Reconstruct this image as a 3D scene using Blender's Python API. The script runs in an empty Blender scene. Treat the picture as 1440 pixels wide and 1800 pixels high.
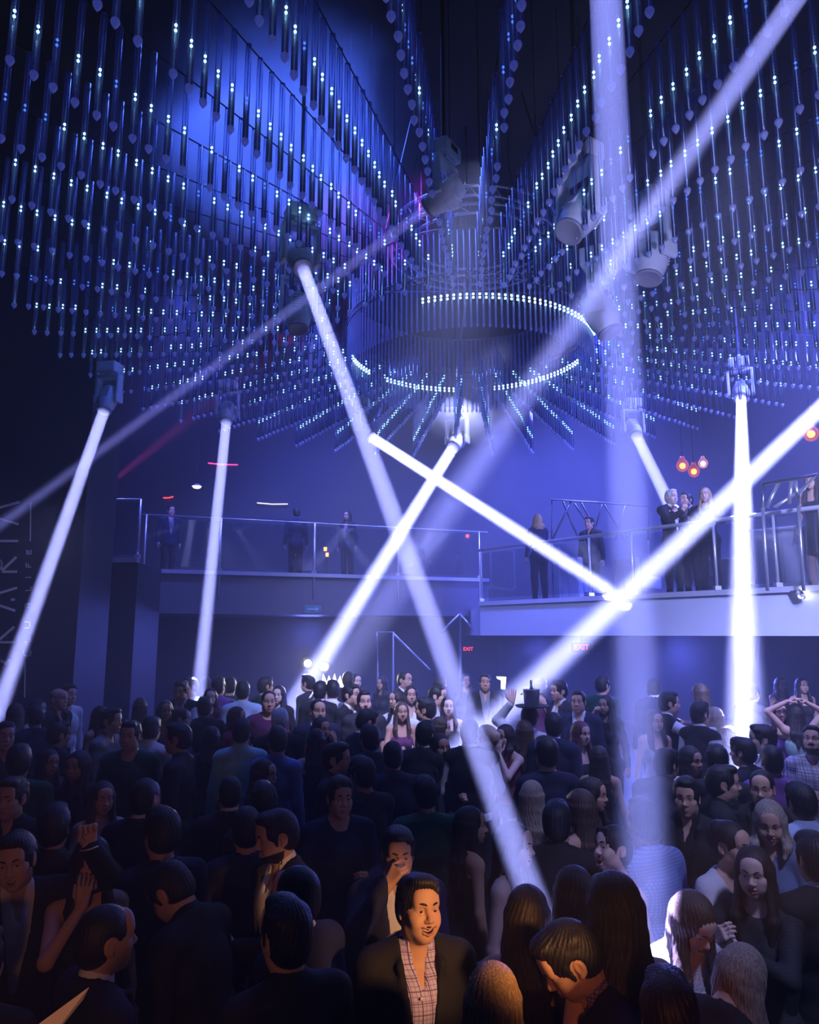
import bpy, bmesh, math, random
import numpy as np
from mathutils import Vector, Matrix
S = bpy.context.scene
C = S.collection
PI = math.pi
R = math.radians
random.seed(7)

# ------------------------------------------------------------------ camera
W, H, F = 1440, 1800, 1300.0
PITCH, CAMZ = R(9.4), 2.55
cam = bpy.data.objects.new('camera', bpy.data.cameras.new('camera'))
C.objects.link(cam)
cam.location = (0, 0, CAMZ)
cam.rotation_euler = (R(90) + PITCH, 0, 0)
cam.data.sensor_fit = 'HORIZONTAL'
cam.data.sensor_width = 36
cam.data.lens = 36 * F / W
cam.data.clip_start = .05
S.camera = cam


def P(px, py, Y):
    """Point of the place that is seen at a pixel of the photograph, Y metres in front of the camera."""
    u, v = (px - W / 2) / F, (H / 2 - py) / F
    d = Vector((u, math.cos(PITCH) - v * math.sin(PITCH), math.sin(PITCH) + v * math.cos(PITCH)))
    return Vector((0, 0, CAMZ)) + d * (Y / d.y)


def PF(px, py, h):
    """Where a head h metres above the sloping floor is seen at a pixel."""
    lo, hi = .5, 19.5
    for _ in range(40):
        m = (lo + hi) / 2
        if P(px, py, m).z > floor_z(m) + h: lo = m
        else: hi = m
    return P(px, py, lo)


def PZ(px, py, z):
    """The same at a known height."""
    a = P(px, py, 1.0)
    return P(px, py, (z - CAMZ) / (a.z - CAMZ))


# ------------------------------------------------------------------ render look, world, wash lights
S.view_settings.view_transform = 'Standard'
S.view_settings.look = 'None'
S.view_settings.exposure = 0.0
S.view_settings.gamma = 1.0
S.cycles.use_denoising = True
S.cycles.volume_bounces = 0
S.cycles.max_bounces = 5
S.cycles.diffuse_bounces = 2
S.cycles.glossy_bounces = 2
S.cycles.transmission_bounces = 4
S.cycles.transparent_max_bounces = 24
S.cycles.sample_clamp_indirect = 4
wd = bpy.data.worlds.new('night')
S.world = wd
wd.use_nodes = True
wd.node_tree.nodes['Background'].inputs[0].default_value = (.02, .03, .1, 1)
wd.node_tree.nodes['Background'].inputs[1].default_value = 0.0


def wash(p, q, power, col, ang=90, blend=.8, size=.25, name='wash_light'):
    l = bpy.data.lights.new(name, 'SPOT')
    l.spot_size, l.spot_blend, l.energy, l.color, l.shadow_soft_size = R(ang), blend, power, col, size
    o = bpy.data.objects.new(name, l)
    C.objects.link(o)
    o.location = p
    o.rotation_euler = (Vector(q) - Vector(p)).to_track_quat('-Z', 'Y').to_euler()
    return o


BLUE = (.12, .15, 1)
LAV = (.42, .45, 1)
wash((-2.2, 16.5, 9.8), (-1.5, 19.5, 1), 3600, BLUE, 110)                  # unseen blue washes added overhead to light the haze at the back
wash((4.6, 16.5, 9.8), (4, 19.5, 2), 9000, BLUE, 110)
wash((7.6, 10.5, 9.2), (6, 17, 1), 10500, BLUE, 100)
wash((5.0, 7.2, 6.3), (3.6, 8.5, 0), 900, BLUE, 75)
wash((-4.5, 13.5, 9.3), (-3.5, 18, 0), 2200, BLUE, 100)
wash((2.6, 5.2, 6.4), (2.3, 7.8, 0), 650, LAV, 62)              # unseen lavender washes added over the right and the back of the crowd
wash((2.9, 1.2, 6.2), (2.1, 4.3, 1.0), 800, LAV, 36)
wash((.5, 5.4, 6.3), (-.2, 10.8, 1.2), 3600, LAV, 44)
wash((4.8, 4.0, 5.6), (4.4, 11.8, 3), 4200, (.38, .42, 1), 46)                 # added to brighten the balcony front
wash((2.7, 2.6, 3.6), (2.6, 8.0, 7.0), 1150, LAV, 42)              # unseen up light added to brighten heads and rods on the right
wash((1.4, 1.2, 2.3), (.05, 3.35, 1.32), 330, (1, .45, .17), 17, .6, .08)   # warm desk lamp of the booth in front of the crowd
wash((-.6, .5, 2.0), (-1.7, 3.2, 1.4), 30, (1, .36, .14), 62, .8, .08)
wash((.4, .5, 2.0), (.75, 2.7, 1.35), 30, (1, .28, .09), 24, .8, .08)
wash((2.0, 14.0, 8.3), (.75, 15.25, 7.0), 2400, LAV, 58)            # added to light the puff of smoke behind the ring
wash(P(770, 325, 7.6), P(650, 415, 9.0), 900, (.55, .08, 1), 50)   # violet head at the edge of the smoke
wash((5.2, 14.5, 2.45), (4.8, 12.0, 0), 2200, BLUE, 150, .6, .3)       # blue lights added under the two balconies to fill the haze
wash((2.9, 16.8, 2.45), (2.6, 15.0, 0), 1400, BLUE, 150, .6, .3)
wash((-2.4, 18.0, 2.85), (-2.4, 16, 0), 900, BLUE, 150, .6, .3)
wash((1.6, 12.4, 6.3), (1.4, 13.5, 0), 1500, BLUE, 85)  # blue light added to fill the haze over the rear crowd
wash((4.6, 5.8, 5.8), (4.3, 10.6, 1.2), 2000, (.36, .40, 1), 38)  # light added on the rear crowd before the right balcony
wash((6.6, 9.0, 4.4), (5.4, 12.6, 7.0), 420, LAV, 60)  # up light added to brighten the far rods on the right
wash((3.0, 2.6, 3.4), (3.3, 5.6, 6.8), 420, LAV, 48)  # second up light added, for the near rods on the right
wash((-3.2, 7.0, 3.6), (-6.6, 11.6, 3.2), 160, LAV, 44)           # added to brighten the lettered pier
_l = bpy.data.lights.new('smoke_fill', 'AREA')                    # round blue area light added above the smoke to light it
_l.shape, _l.size, _l.energy, _l.color = 'DISK', 3.0, 330, (.06, .13, .95)
_l.spread = R(95)
_o = bpy.data.objects.new('smoke_fill', _l)
C.objects.link(_o)
_o.location = (-1.6, 9.0, 10.15)

# ------------------------------------------------------------------ materials
def mat(name, col, rough=.6, metal=0.0, emit=None, es=0.0, spec=.5, bump=None, var=0.0, vscale=8.0):
    m = bpy.data.materials.new(name)
    m.use_nodes = True
    nt = m.node_tree
    b = nt.nodes['Principled BSDF']
    b.inputs['Base Color'].default_value = (*col, 1)
    b.inputs['Roughness'].default_value = rough
    b.inputs['Metallic'].default_value = metal
    b.inputs['Specular IOR Level'].default_value = spec
    if emit:
        b.inputs['Emission Color'].default_value = (*emit, 1)
        b.inputs['Emission Strength'].default_value = es
        m.cycles.emission_sampling = 'NONE' if es < 30 else 'AUTO'
    if bump or var:
        tc = nt.nodes.new('ShaderNodeTexCoord')
        nz = nt.nodes.new('ShaderNodeTexNoise')
        nz.inputs['Scale'].default_value = bump[0] if bump else vscale
        nz.inputs['Detail'].default_value = 4
        nt.links.new(tc.outputs['Object'], nz.inputs['Vector'])
        if bump:
            bp = nt.nodes.new('ShaderNodeBump')
            bp.inputs['Strength'].default_value = bump[1]
            bp.inputs['Distance'].default_value = .01
            nt.links.new(nz.outputs[0], bp.inputs['Height'])
            nt.links.new(bp.outputs[0], b.inputs['Normal'])
        if var:
            mx = nt.nodes.new('ShaderNodeMix')
            mx.data_type = 'RGBA'
            mx.inputs[6].default_value = (*[c * (1 - var) for c in col], 1)
            mx.inputs[7].default_value = (*[min(1, c * (1 + var)) for c in col], 1)
            nt.links.new(nz.outputs[0], mx.inputs[0])
            nt.links.new(mx.outputs[2], b.inputs['Base Color'])
    return m


def emat(name, col, s, sample=False):
    m = bpy.data.materials.new(name)
    m.use_nodes = True
    nt = m.node_tree
    nt.nodes.clear()
    o = nt.nodes.new('ShaderNodeOutputMaterial')
    e = nt.nodes.new('ShaderNodeEmission')
    e.inputs[0].default_value = (*col, 1)
    e.inputs[1].default_value = s
    nt.links.new(e.outputs[0], o.inputs[0])
    m.cycles.emission_sampling = 'AUTO' if sample else 'NONE'
    return m


def clear_mat(name, tint, gloss, rough=.08, glow=None, gs=0.0, diff=0.0, base=0.0):
    """Clear acrylic or thin glass: see-through, brighter reflection at grazing angles, a little scatter."""
    m = bpy.data.materials.new(name)
    m.use_nodes = True
    nt = m.node_tree
    nt.nodes.clear()
    N, L = nt.nodes.new, nt.links.new
    o = N('ShaderNodeOutputMaterial')
    t = N('ShaderNodeBsdfTransparent'); t.inputs[0].default_value = (*tint, 1)
    g = N('ShaderNodeBsdfGlossy'); g.inputs['Roughness'].default_value = rough
    lw = N('ShaderNodeLayerWeight'); lw.inputs[0].default_value = gloss
    mx = N('ShaderNodeMixShader')
    mr = N('ShaderNodeMapRange'); mr.inputs[3].default_value = base; L(lw.outputs['Fresnel'], mr.inputs[0])
    L(mr.outputs[0], mx.inputs[0]); L(t.outputs[0], mx.inputs[1]); L(g.outputs[0], mx.inputs[2])
    out = mx.outputs[0]
    if diff:
        d = N('ShaderNodeBsdfDiffuse'); d.inputs[0].default_value = (.8, .85, 1, 1)
        tr = N('ShaderNodeBsdfTranslucent'); tr.inputs[0].default_value = (.8, .85, 1, 1)
        a = N('ShaderNodeMixShader'); L(d.outputs[0], a.inputs[1]); L(tr.outputs[0], a.inputs[2])
        m2 = N('ShaderNodeMixShader'); m2.inputs[0].default_value = diff
        L(out, m2.inputs[1]); L(a.outputs[0], m2.inputs[2]); out = m2.outputs[0]
    if glow:
        e = N('ShaderNodeEmission'); e.inputs[0].default_value = (*glow, 1); e.inputs[1].default_value = gs
        ad = N('ShaderNodeAddShader'); L(out, ad.inputs[0]); L(e.outputs[0], ad.inputs[1]); out = ad.outputs[0]
    L(out, o.inputs[0])
    m.cycles.emission_sampling = 'NONE'
    return m


M = dict(
    floor=mat('dark_floor', (.03, .03, .035), .35, var=.3),
    wall=mat('dark_wall', (.035, .035, .05), .8, var=.2, vscale=2),
    ceil=mat('black_ceiling', (.008, .008, .012), .9, var=.2),
    pier=mat('dark_panel', (.03, .03, .04), .6, var=.15),
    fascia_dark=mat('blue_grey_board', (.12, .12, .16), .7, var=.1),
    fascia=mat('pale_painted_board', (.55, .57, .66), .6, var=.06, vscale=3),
    ledge=mat('grey_ledge', (.42, .43, .5), .5, var=.1),
    steel=mat('brushed_steel', (.62, .62, .67), .35, .55, var=.1),
    dsteel=mat('dark_steel', (.12, .12, .14), .45, .7, var=.2),
    truss=mat('aluminium_truss', (.55, .55, .6), .35, .8, var=.1),
    letter=mat('silver_letter', (.8, .77, .74), .45, .1, var=.08),
    casing=mat('pale_lamp_casing', (.62, .62, .7), .35, bump=(40, .05), var=.05),
    casing_dark=mat('grey_lamp_casing', (.3, .3, .36), .4, var=.1),
    lens=emat('lamp_lens', (.85, .88, 1), 14),
    lens_off=mat('dark_lens', (.05, .05, .08), .1, var=.1),
    led=emat('led_dot', (.30, .70, 1), 7),
    led_dim=emat('led_dot_dim', (.08, .22, 1), 1.5),
    led_ring=emat('led_ring_dot', (.45, .78, 1), 8),
    bead=mat('solder_bead', (.7, .75, .9), .3, var=.1),
    rod=clear_mat('acrylic_rod', (.82, .86, .96), .16, .14, (.05, .09, 1), .016, .025),
    tip=clear_mat('acrylic_tip', (.6, .66, .85), .5, .2, (.14, .18, 1), .08, .34),
    ringrod=clear_mat('acrylic_ring_rod', (.86, .88, .97), .35, .12, (.06, .08, 1), .05, .22),
    glass=clear_mat('balcony_glass', (.9, .93, .97), .25, .02, base=.14),
    red=emat('red_sign_light', (1, .05, .06), 3),
    amber=emat('amber_bulb', (1, .25, .05), 9),
    warm=emat('warm_bulb', (1, .7, .4), 14),
    white_e=emat('flare_glow', (.9, .92, 1), 12),
    magenta=emat('magenta_tube', (1, .06, .35), 2.5),
    sofa=mat('pale_leather', (.5, .5, .56), .5, bump=(20, .1), var=.08),
    sign=mat('teal_sign_board', (.10, .28, .32), .5, var=.1),
    arrow=mat('pale_arrow', (.6, .75, .78), .5, var=.05),
    blackp=mat('black_plastic', (.01, .01, .012), .4, var=.2),
    paper=mat('white_paper', (.75, .72, .78), .8, var=.05),
)


# ------------------------------------------------------------------ helpers
def link(name, me, m=None, parent=None, loc=None):
    o = bpy.data.objects.new(name, me)
    C.objects.link(o)
    if m is not None:
        me.materials.append(m)
    if parent is not None:
        o.parent = parent
    if loc is not None:
        o.location = loc
    return o


def tag(o, label, cat, group=None, kind=None):
    if label: o['label'] = label
    if cat: o['category'] = cat
    if group: o['group'] = group
    if kind: o['kind'] = kind
    return o


def empty(name, label, cat, loc=(0, 0, 0), rz=0, group=None):
    o = bpy.data.objects.new(name, None)
    C.objects.link(o)
    o.empty_display_size = .1
    o.location = loc
    o.rotation_euler = (0, 0, rz)
    return tag(o, label, cat, group)


class MB:
    """Collects shapes into one mesh."""
    def __init__(s):
        s.v, s.f, s.mi, s.sm, s.cur, s.smooth = [], [], [], [], 0, False

    def add(s, vs, fs, mtx=None):
        b = len(s.v)
        s.v += [tuple(mtx @ Vector(v)) if mtx is not None else tuple(v) for v in vs]
        s.f += [tuple(b + i for i in f) for f in fs]
        s.mi += [s.cur] * len(fs)
        s.sm += [s.smooth] * len(fs)
        return s

    def box(s, c, d, mtx=None, bev=0.0):
        x, y, z = d[0] / 2, d[1] / 2, d[2] / 2
        if bev <= 0:
            vs = [(c[0] + a * x, c[1] + b * y, c[2] + e * z) for a in (-1, 1) for b in (-1, 1) for e in (-1, 1)]
            return s.add(vs, [(0, 1, 3, 2), (4, 6, 7, 5), (0, 4, 5, 1), (2, 3, 7, 6), (0, 2, 6, 4), (1, 5, 7, 3)], mtx)
        bm = bmesh.new()
        bmesh.ops.create_cube(bm, size=1, matrix=Matrix.Translation(c) @ Matrix.Diagonal((*d, 1)))
        bmesh.ops.bevel(bm, geom=bm.edges[:] + bm.verts[:], offset=bev, segments=2, affect='EDGES', profile=.6)
        bm.verts.index_update()
        vs = [v.co.copy() for v in bm.verts]
        fs = [tuple(v.index for v in f.verts) for f in bm.faces]
        bm.free()
        return s.add(vs, fs, mtx)

    def tube(s, pts, r, n=8, closed=False, cap=True, r2=None):
        pts = [Vector(p) for p in pts]
        k = len(pts)
        rings, vs, fs = [], [], []
        for i, p in enumerate(pts):
            a = pts[(i - 1) % k] if closed or i else p
            c = pts[(i + 1) % k] if closed or i < k - 1 else p
            t = (c - a).normalized() if (c - a).length > 1e-9 else Vector((0, 0, 1))
            up = Vector((0, 0, 1)) if abs(t.z) < .95 else Vector((1, 0, 0))
            x = t.cross(up).normalized(); y = x.cross(t)
            rr = r if r2 is None else r + (r2 - r) * i / max(1, k - 1)
            vs += [p + x * math.cos(2 * PI * j / n) * rr + y * math.sin(2 * PI * j / n) * rr for j in range(n)]
        for i in range(k if closed else k - 1):
            a, b = i * n, ((i + 1) % k) * n
            fs += [(a + j, a + (j + 1) % n, b + (j + 1) % n, b + j) for j in range(n)]
        if cap and not closed:
            fs += [tuple(reversed(range(n))), tuple((k - 1) * n + j for j in range(n))]
        return s.add(vs, fs)

    def lathe(s, prof, n=16, mtx=None):
        """Profile of (radius, z) turned about z."""
        vs, fs = [], []
        for r, z in prof:
            vs += [(r * math.cos(2 * PI * j / n), r * math.sin(2 * PI * j / n), z) for j in range(n)]
        for i in range(len(prof) - 1):
            fs += [(i * n + j, i * n + (j + 1) % n, (i + 1) * n + (j + 1) % n, (i + 1) * n + j) for j in range(n)]
        if prof[0][0] > 1e-5: fs.append(tuple(reversed(range(n))))
        if prof[-1][0] > 1e-5: fs.append(tuple((len(prof) - 1) * n + j for j in range(n)))
        return s.add(vs, fs, mtx)

    def ball(s, c, r, n=8, k=5):
        prof = [(max(1e-6, r * math.sin(PI * i / k)), -r * math.cos(PI * i / k)) for i in range(k + 1)]
        return s.lathe(prof, n, Matrix.Translation(c))

    def octa(s, c, r):
        c = Vector(c)
        vs = [c + Vector(d) * r for d in ((1, 0, 0), (-1, 0, 0), (0, 1, 0), (0, -1, 0), (0, 0, 1), (0, 0, -1))]
        return s.add(vs, [(0, 2, 4), (2, 1, 4), (1, 3, 4), (3, 0, 4), (2, 0, 5), (1, 2, 5), (3, 1, 5), (0, 3, 5)])

    def prism(s, poly, z0, z1):
        n = len(poly)
        vs = [(x, y, z0) for x, y in poly] + [(x, y, z1) for x, y in poly]
        fs = [tuple(reversed(range(n))), tuple(range(n, 2 * n))] + [(i, (i + 1) % n, n + (i + 1) % n, n + i) for i in range(n)]
        return s.add(vs, fs)

    def mesh(s, name, mats=()):
        me = bpy.data.meshes.new(name)
        me.from_pydata(s.v, [], s.f)
        for m in mats: me.materials.append(m)
        me.polygons.foreach_set('material_index', s.mi)
        me.polygons.foreach_set('use_smooth', s.sm)
        me.update()
        return me

    def build(s, name, m, parent=None, loc=None):
        ms = m if isinstance(m, (list, tuple)) else [m]
        o = bpy.data.objects.new(name, s.mesh(name, ms))
        C.objects.link(o)
        if parent is not None: o.parent = parent
        if loc is not None: o.location = loc
        return o


def aim(a, b, up=Vector((0, 0, 1))):
    """Matrix whose -Z looks from a to b, placed at a."""
    q = (Vector(b) - Vector(a)).to_track_quat('-Z', 'Y')
    return Matrix.Translation(a) @ q.to_matrix().to_4x4()


def copy_tree(o, parent=None):
    c = o.copy()
    C.objects.link(c)
    c.parent = parent
    for ch in o.children:
        copy_tree(ch, c)
    return c


# ------------------------------------------------------------------ the room
def struct(name, mb, m):
    o = mb.build(name, m)
    o['kind'] = 'structure'
    return o


FZ, FZ2, FY, FY2 = -.22, .28, 5.0, 10.5          # the floor slopes gently up towards the back


def floor_z(y):
    return FZ + (FZ2 - FZ) * min(1, max(0, (y - FY) / (FY2 - FY)))


mb_ = MB()
prof_ = [(-3.4, FZ), (FY, FZ), (FY2, FZ2), (20.8, FZ2)]
vs_ = [(x, y, z + d) for x in (-9.4, 9.4) for d in (0, -.15) for y, z in prof_]
mb_.add(vs_, [(i, i + 1, i + 9, i + 8) for i in range(3)] + [(i + 12, i + 13, i + 5, i + 4) for i in range(3)] + [(0, 1, 5, 4), (1, 2, 6, 5), (2, 3, 7, 6), (12, 13, 9, 8), (13, 14, 10, 9), (14, 15, 11, 10), (0, 4, 12, 8), (3, 11, 15, 7)])
struct('floor', mb_, M['floor'])
struct('ceiling', MB().box((0, 8.75, 10.3), (19, 24.5, .2)), M['ceil'])
struct('wall_back', MB().box((0, 20.6, 4.9), (19, .2, 10.6)), M['wall'])
struct('wall_right', MB().box((9.3, 8.75, 4.9), (.2, 24.4, 10.6)), M['wall'])
struct('wall_left', MB().box((-9.3, 8.75, 4.9), (.2, 24.4, 10.6)), M['wall'])
struct('wall_front', MB().box((0, -3.4, 4.9), (19, .2, 10.6)), M['wall'])

# dark pier with the tall lettering, left
PY = 11.6
xr = P(150, 900, PY).x
struct('wall_pier', MB().box(((-9.2 + xr) / 2, PY + .6, 4.9), (xr + 9.2, 1.2, 10.6)), M['pier'])

# thin haze in the air of the whole hall
nt = wd.node_tree
_v = nt.nodes.new('ShaderNodeVolumeScatter')
_v.inputs['Color'].default_value = (.9, .92, 1, 1)
_v.inputs['Density'].default_value = .016
nt.links.new(_v.outputs[0], nt.nodes['World Output'].inputs['Volume'])
wd.cycles.volume_sampling = 'EQUIANGULAR'
# ------------------------------------------------------------------ lettering on the pier (reads upward)
def strokes(name, label, segs, w, th, m, group=None):
    """Letters as flat bars: segs is a list of polylines in pixels of the photograph, on the pier's face."""
    mb = MB()
    for pl in segs:
        pts = [P(x, y, PY - .015) for x, y in pl]
        for a, b in zip(pts, pts[1:]):
            d = (b - a); L = d.length; d.normalize()
            n = Vector((-d.z, 0, d.x)) * w / 2
            e = d * w * .35
            q = [a - e + n, a - e - n, b + e - n, b + e + n]
            mb.add([(*v.xz, 0)[0:1] + (PY - .005, v.z) for v in q] + [(v.x, PY - th, v.z) for v in q],
                   [(0, 1, 2, 3), (7, 6, 5, 4), (0, 4, 5, 1), (1, 5, 6, 2), (2, 6, 7, 3), (3, 7, 4, 0)])
    return tag(mb.build(name, m), label, 'lettering', group)


def arc(cx, cy, rx, ry, a0, a1, n=8):
    return [(cx + rx * math.cos(R(a0 + (a1 - a0) * i / n)), cy + ry * math.sin(R(a0 + (a1 - a0) * i / n))) for i in range(n + 1)]


big = dict(
    A=[[(33, 883), (-34, 902), (31, 921)]],
    I=[[(30, 951), (-34, 951)]],
    R=[[(28, 1005), (-34, 1005)], [(2, 1005), (28, 980)], [(2, 1005), (2, 994)] + arc(-16, 991, 18, 11, 60, -60) + [(-34, 985), (-34, 1005)]],
    A2=[[(28, 1034), (-34, 1053), (25, 1073)], [(24, 1054), (21, 1054)]],
    K=[[(24, 1129), (-36, 1129)], [(-6, 1129), (24, 1103)], [(-14, 1124), (-36, 1103)]],
    S=[[(16, 1160)] + arc(-10, 1174, 24, 14, -30, -150) + [(-34, 1190)]],
)
for nm, k, lab in (('A', 'A', 'topmost'), ('I', 'I', 'second from top, one plain bar'), ('R', 'R', 'third from top'),
                   ('A', 'A2', 'with a dot, fourth from top'), ('K', 'K', 'fifth from top'), ('S', 'S', 'lowest, curved')):
    strokes('wall_letter', f'big silver letter {nm} on the dark pier, {lab}' if k != 'S' else 'lowest big silver letter on the dark pier, a curved stroke',
            big[k], .035, .03, M['letter'], 'big silver letters on the pier')
# small second line, CLUB LIFE, between two thin rules
sm = []
x0, x1 = 46, 54
sm.append([(54, 1144), (54, 1150), (51, 1153), (45, 1153), (42, 1150), (42, 1144)])   # C
sm.append([(44, 1128), (53, 1128), (53, 1121)])                                                                             # L
sm.append([(44, 1104), (51, 1104), (53, 1101), (53, 1096), (51, 1093), (44, 1093)])                                           # U
sm.append([(53, 1068), (44, 1068), (44, 1062), (48, 1061), (48, 1068)]); sm.append([(48, 1061), (53, 1061), (53, 1068)])     # B
sm.append([(45, 1038), (54, 1038), (54, 1031)])                                                                             # L
sm.append([(45, 1015), (54, 1015)])                                                                                         # I
sm.append([(54, 997), (46, 997), (46, 990)]); sm.append([(50, 997), (50, 992)])                                             # F
sm.append([(47, 967), (47, 974), (54, 974), (54, 967)]); sm.append([(50, 974), (50, 968)])                                  # E
strokes('wall_lettering', 'small silver words CLUB LIFE running up the pier', sm, .012, .02, M['letter'])
strokes('wall_rule', 'upper thin silver rule above the words on the pier', [[(54, 884), (53, 951)]], .011, .02, M['letter'], 'thin rules on the pier')
strokes('wall_rule', 'lower thin silver rule below the words on the pier', [[(44, 1163), (43, 1226)]], .011, .02, M['letter'], 'thin rules on the pier')


# ------------------------------------------------------------------ balconies
def lerp2(a, b, t):
    return Vector((a[0] + (b[0] - a[0]) * t, a[1] + (b[1] - a[1]) * t))


def railing(name, label, A, B, z0, z1, ts, group, drop=0.0, rail_r=.03, glass_gap=.03):
    """Glass balustrade along A-B: posts at parameters ts, glass panels between, one handrail."""
    A, B = Vector(A), Vector(B)
    d = (B - A).normalized(); n = Vector((-d.y, d.x))
    t = empty(name, label, 'railing', (*lerp2(A, B, .5), z0), 0, group)
    o = Vector((*lerp2(A, B, .5), z0))
    mb = MB(); mb.smooth = True
    mb.tube([Vector((*A, z1)) - o, Vector((*B, z1)) - o], rail_r, 10).build('handrail', M['steel'], t)
    for k in ts:
        p = lerp2(A, B, k)
        m2 = MB(); m2.smooth = True
        m2.tube([Vector((*p, z0 - drop)) - o, Vector((*p, z1)) - o], .022, 8)
        m2.smooth = False
        m2.box(Vector((*p, z0 + .03)) - o, (.09, .09, .06))
        m2.build('post', M['steel'], t)
    L = (B - A).length
    for a, b in zip(ts, ts[1:]):
        p, q = lerp2(A, B, a) + d * glass_gap, lerp2(A, B, b) - d * glass_gap
        th = n * .006
        vs = [(*(p + s * th), z) for s in (-1, 1) for z in (z0 + .06, z1 - .07)] + [(*(q + s * th), z) for s in (-1, 1) for z in (z0 + .06, z1 - .07)]
        m3 = MB().add([Vector(v) - o for v in vs], [(0, 1, 3, 2), (4, 6, 7, 5), (0, 4, 5, 1), (2, 3, 7, 6), (0, 2, 6, 4), (1, 5, 7, 3)])
        m3.build('glass_panel', M['glass'], t)
    return t


# right balcony
RA, RB = P(843, 1000, 15.0).xy, P(1440, 1000, 9.87).xy
rd = (RB - RA).normalized()
RC = RA + rd * 9.6
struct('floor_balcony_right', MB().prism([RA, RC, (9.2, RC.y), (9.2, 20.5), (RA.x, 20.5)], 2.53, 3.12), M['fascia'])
mb = MB()
nrm = Vector((rd.y, -rd.x))
mb.prism([RA + nrm * .05, RC + nrm * .05, RC - nrm * .15, RA - nrm * .15], 3.12, 3.2)
struct('trim_1', mb, M['ledge'])
Ltot = (RC - RA).length
ts_px = [845, 1036, 1110, 1255, 1362, 1445]


def t_on(px):
    u = (px - W / 2) / F
    # point on line RA + rd*s with x/zc = u, at rail height
    best = min((abs(P(px, 950, (RA + rd * s).y).x - (RA + rd * s).x), s) for s in [i * .01 for i in range(0, 960)])
    return best[1] / Ltot


railing('balcony_railing', 'glass railing with steel handrail along the pale right balcony', RA, RC, 3.2, 4.24,
        [t_on(x) for x in ts_px] + [.93], None, 0, .032)

# left balcony, higher and farther
LA, LB = P(245, 1003, 14.9).xy, P(700, 1015, 16.8).xy
ld = (LB - LA).normalized()
LC = LA + ld * 7.8
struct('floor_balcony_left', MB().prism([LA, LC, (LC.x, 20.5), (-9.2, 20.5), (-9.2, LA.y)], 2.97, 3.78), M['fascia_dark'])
ln = Vector((ld.y, -ld.x))
struct('trim_2', MB().prism([LA + ln * .05, LC + ln * .05, LC - ln * .15, LA - ln * .15], 3.78, 3.86), M['ledge'])
LL = (LC - LA).length


def t_onL(px):
    best = min((abs(P(px, 950, (LA + ld * s).y).x - (LA + ld * s).x), s) for s in [i * .01 for i in range(0, 780)])
    return best[1] / LL


railing('balcony_railing', 'glass railing with thin posts along the dark left balcony', LA, LC, 3.86, 4.97,
        [0.01, t_onL(388), t_onL(553), t_onL(700), .97], None, .55, .014)
# corner pier of the left balcony with its own glass
cx0, cx1 = P(150, 990, 13.6).x, P(243, 990, 13.6).x
struct('wall_corner', MB().box(((cx0 - .6 + cx1) / 2, 14.25, 1.93), (cx1 - cx0 + .6, 1.3, 3.86)), M['pier'])
struct('trim_3', MB().box(((cx0 - .6 + cx1) / 2, 13.6, 3.9), (cx1 - cx0 + .6, .14, .09)), M['ledge'])
railing('balcony_railing', 'glass railing on the dark corner block beside the lettered pier', (cx0 - .5, 13.62), (cx1 - .02, 13.62), 3.945, 5.05, [0, .995], None, 0, .014)

# wall behind under the left balcony, and service door frame
struct('wall_under', MB().box((-3.5, 18.9, 1.5), (11.4, .15, 2.95)), M['wall'])


# signs
def text_mesh(s, size, depth):
    cu = bpy.data.curves.new('text', 'FONT')
    cu.body, cu.size, cu.extrude, cu.align_x, cu.align_y = s, size, depth, 'CENTER', 'CENTER'
    ob = bpy.data.objects.new('text_tmp', cu)
    C.objects.link(ob)
    dg = bpy.context.evaluated_depsgraph_get()
    me = bpy.data.meshes.new_from_object(ob.evaluated_get(dg))
    bpy.data.objects.remove(ob)
    me.materials.clear()
    return me


def exit_sign(px, py, Y, label, w=.3):
    p = P(px, py, Y)
    t = empty('exit_sign', label, 'sign', p, 0, 'red exit signs under the balcony')
    MB().box((0, 0, 0), (w, .05, w * .48), bev=.008).build('sign_box', M['blackp'], t)
    MB().box((0, .0, w * .24 + (.06 if Y > 15 else .2)), (.02, .02, .12) if Y > 15 else (.02, .02, .5)).build('bracket', M['dsteel'], t)
    me = text_mesh('EXIT', w * .36, .004)
    o = link('lettering', me, M['red'], t, (0, -.03, 0))
    o.rotation_euler = (R(90), 0, 0)
    return t


exit_sign(1022, 1138, 13.4, 'red EXIT sign glowing under the pale right balcony', .36)
exit_sign(823, 1141, 18.78, 'small red EXIT sign left of the right balcony, farther back', .34)
p = P(549, 1071, 15.95)
t = empty('arrow_sign', 'teal sign with a pale arrow pointing right on the left balcony', 'sign', p, math.atan2(ld.y, ld.x))
MB().box((0, -.03, 0), (.36, .04, .16), bev=.006).build('sign_board', M['sign'], t)
mb = MB().box((-.02, -.055, 0), (.2, .01, .025))
mb.add([(.06, -.06, .045), (.06, -.06, -.045), (.13, -.06, 0), (.06, -.05, .045), (.06, -.05, -.045), (.13, -.05, 0)], [(0, 1, 2), (5, 4, 3), (0, 3, 4, 1), (1, 4, 5, 2), (2, 5, 3, 0)])
mb.build('arrow', M['arrow'], t)


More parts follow.
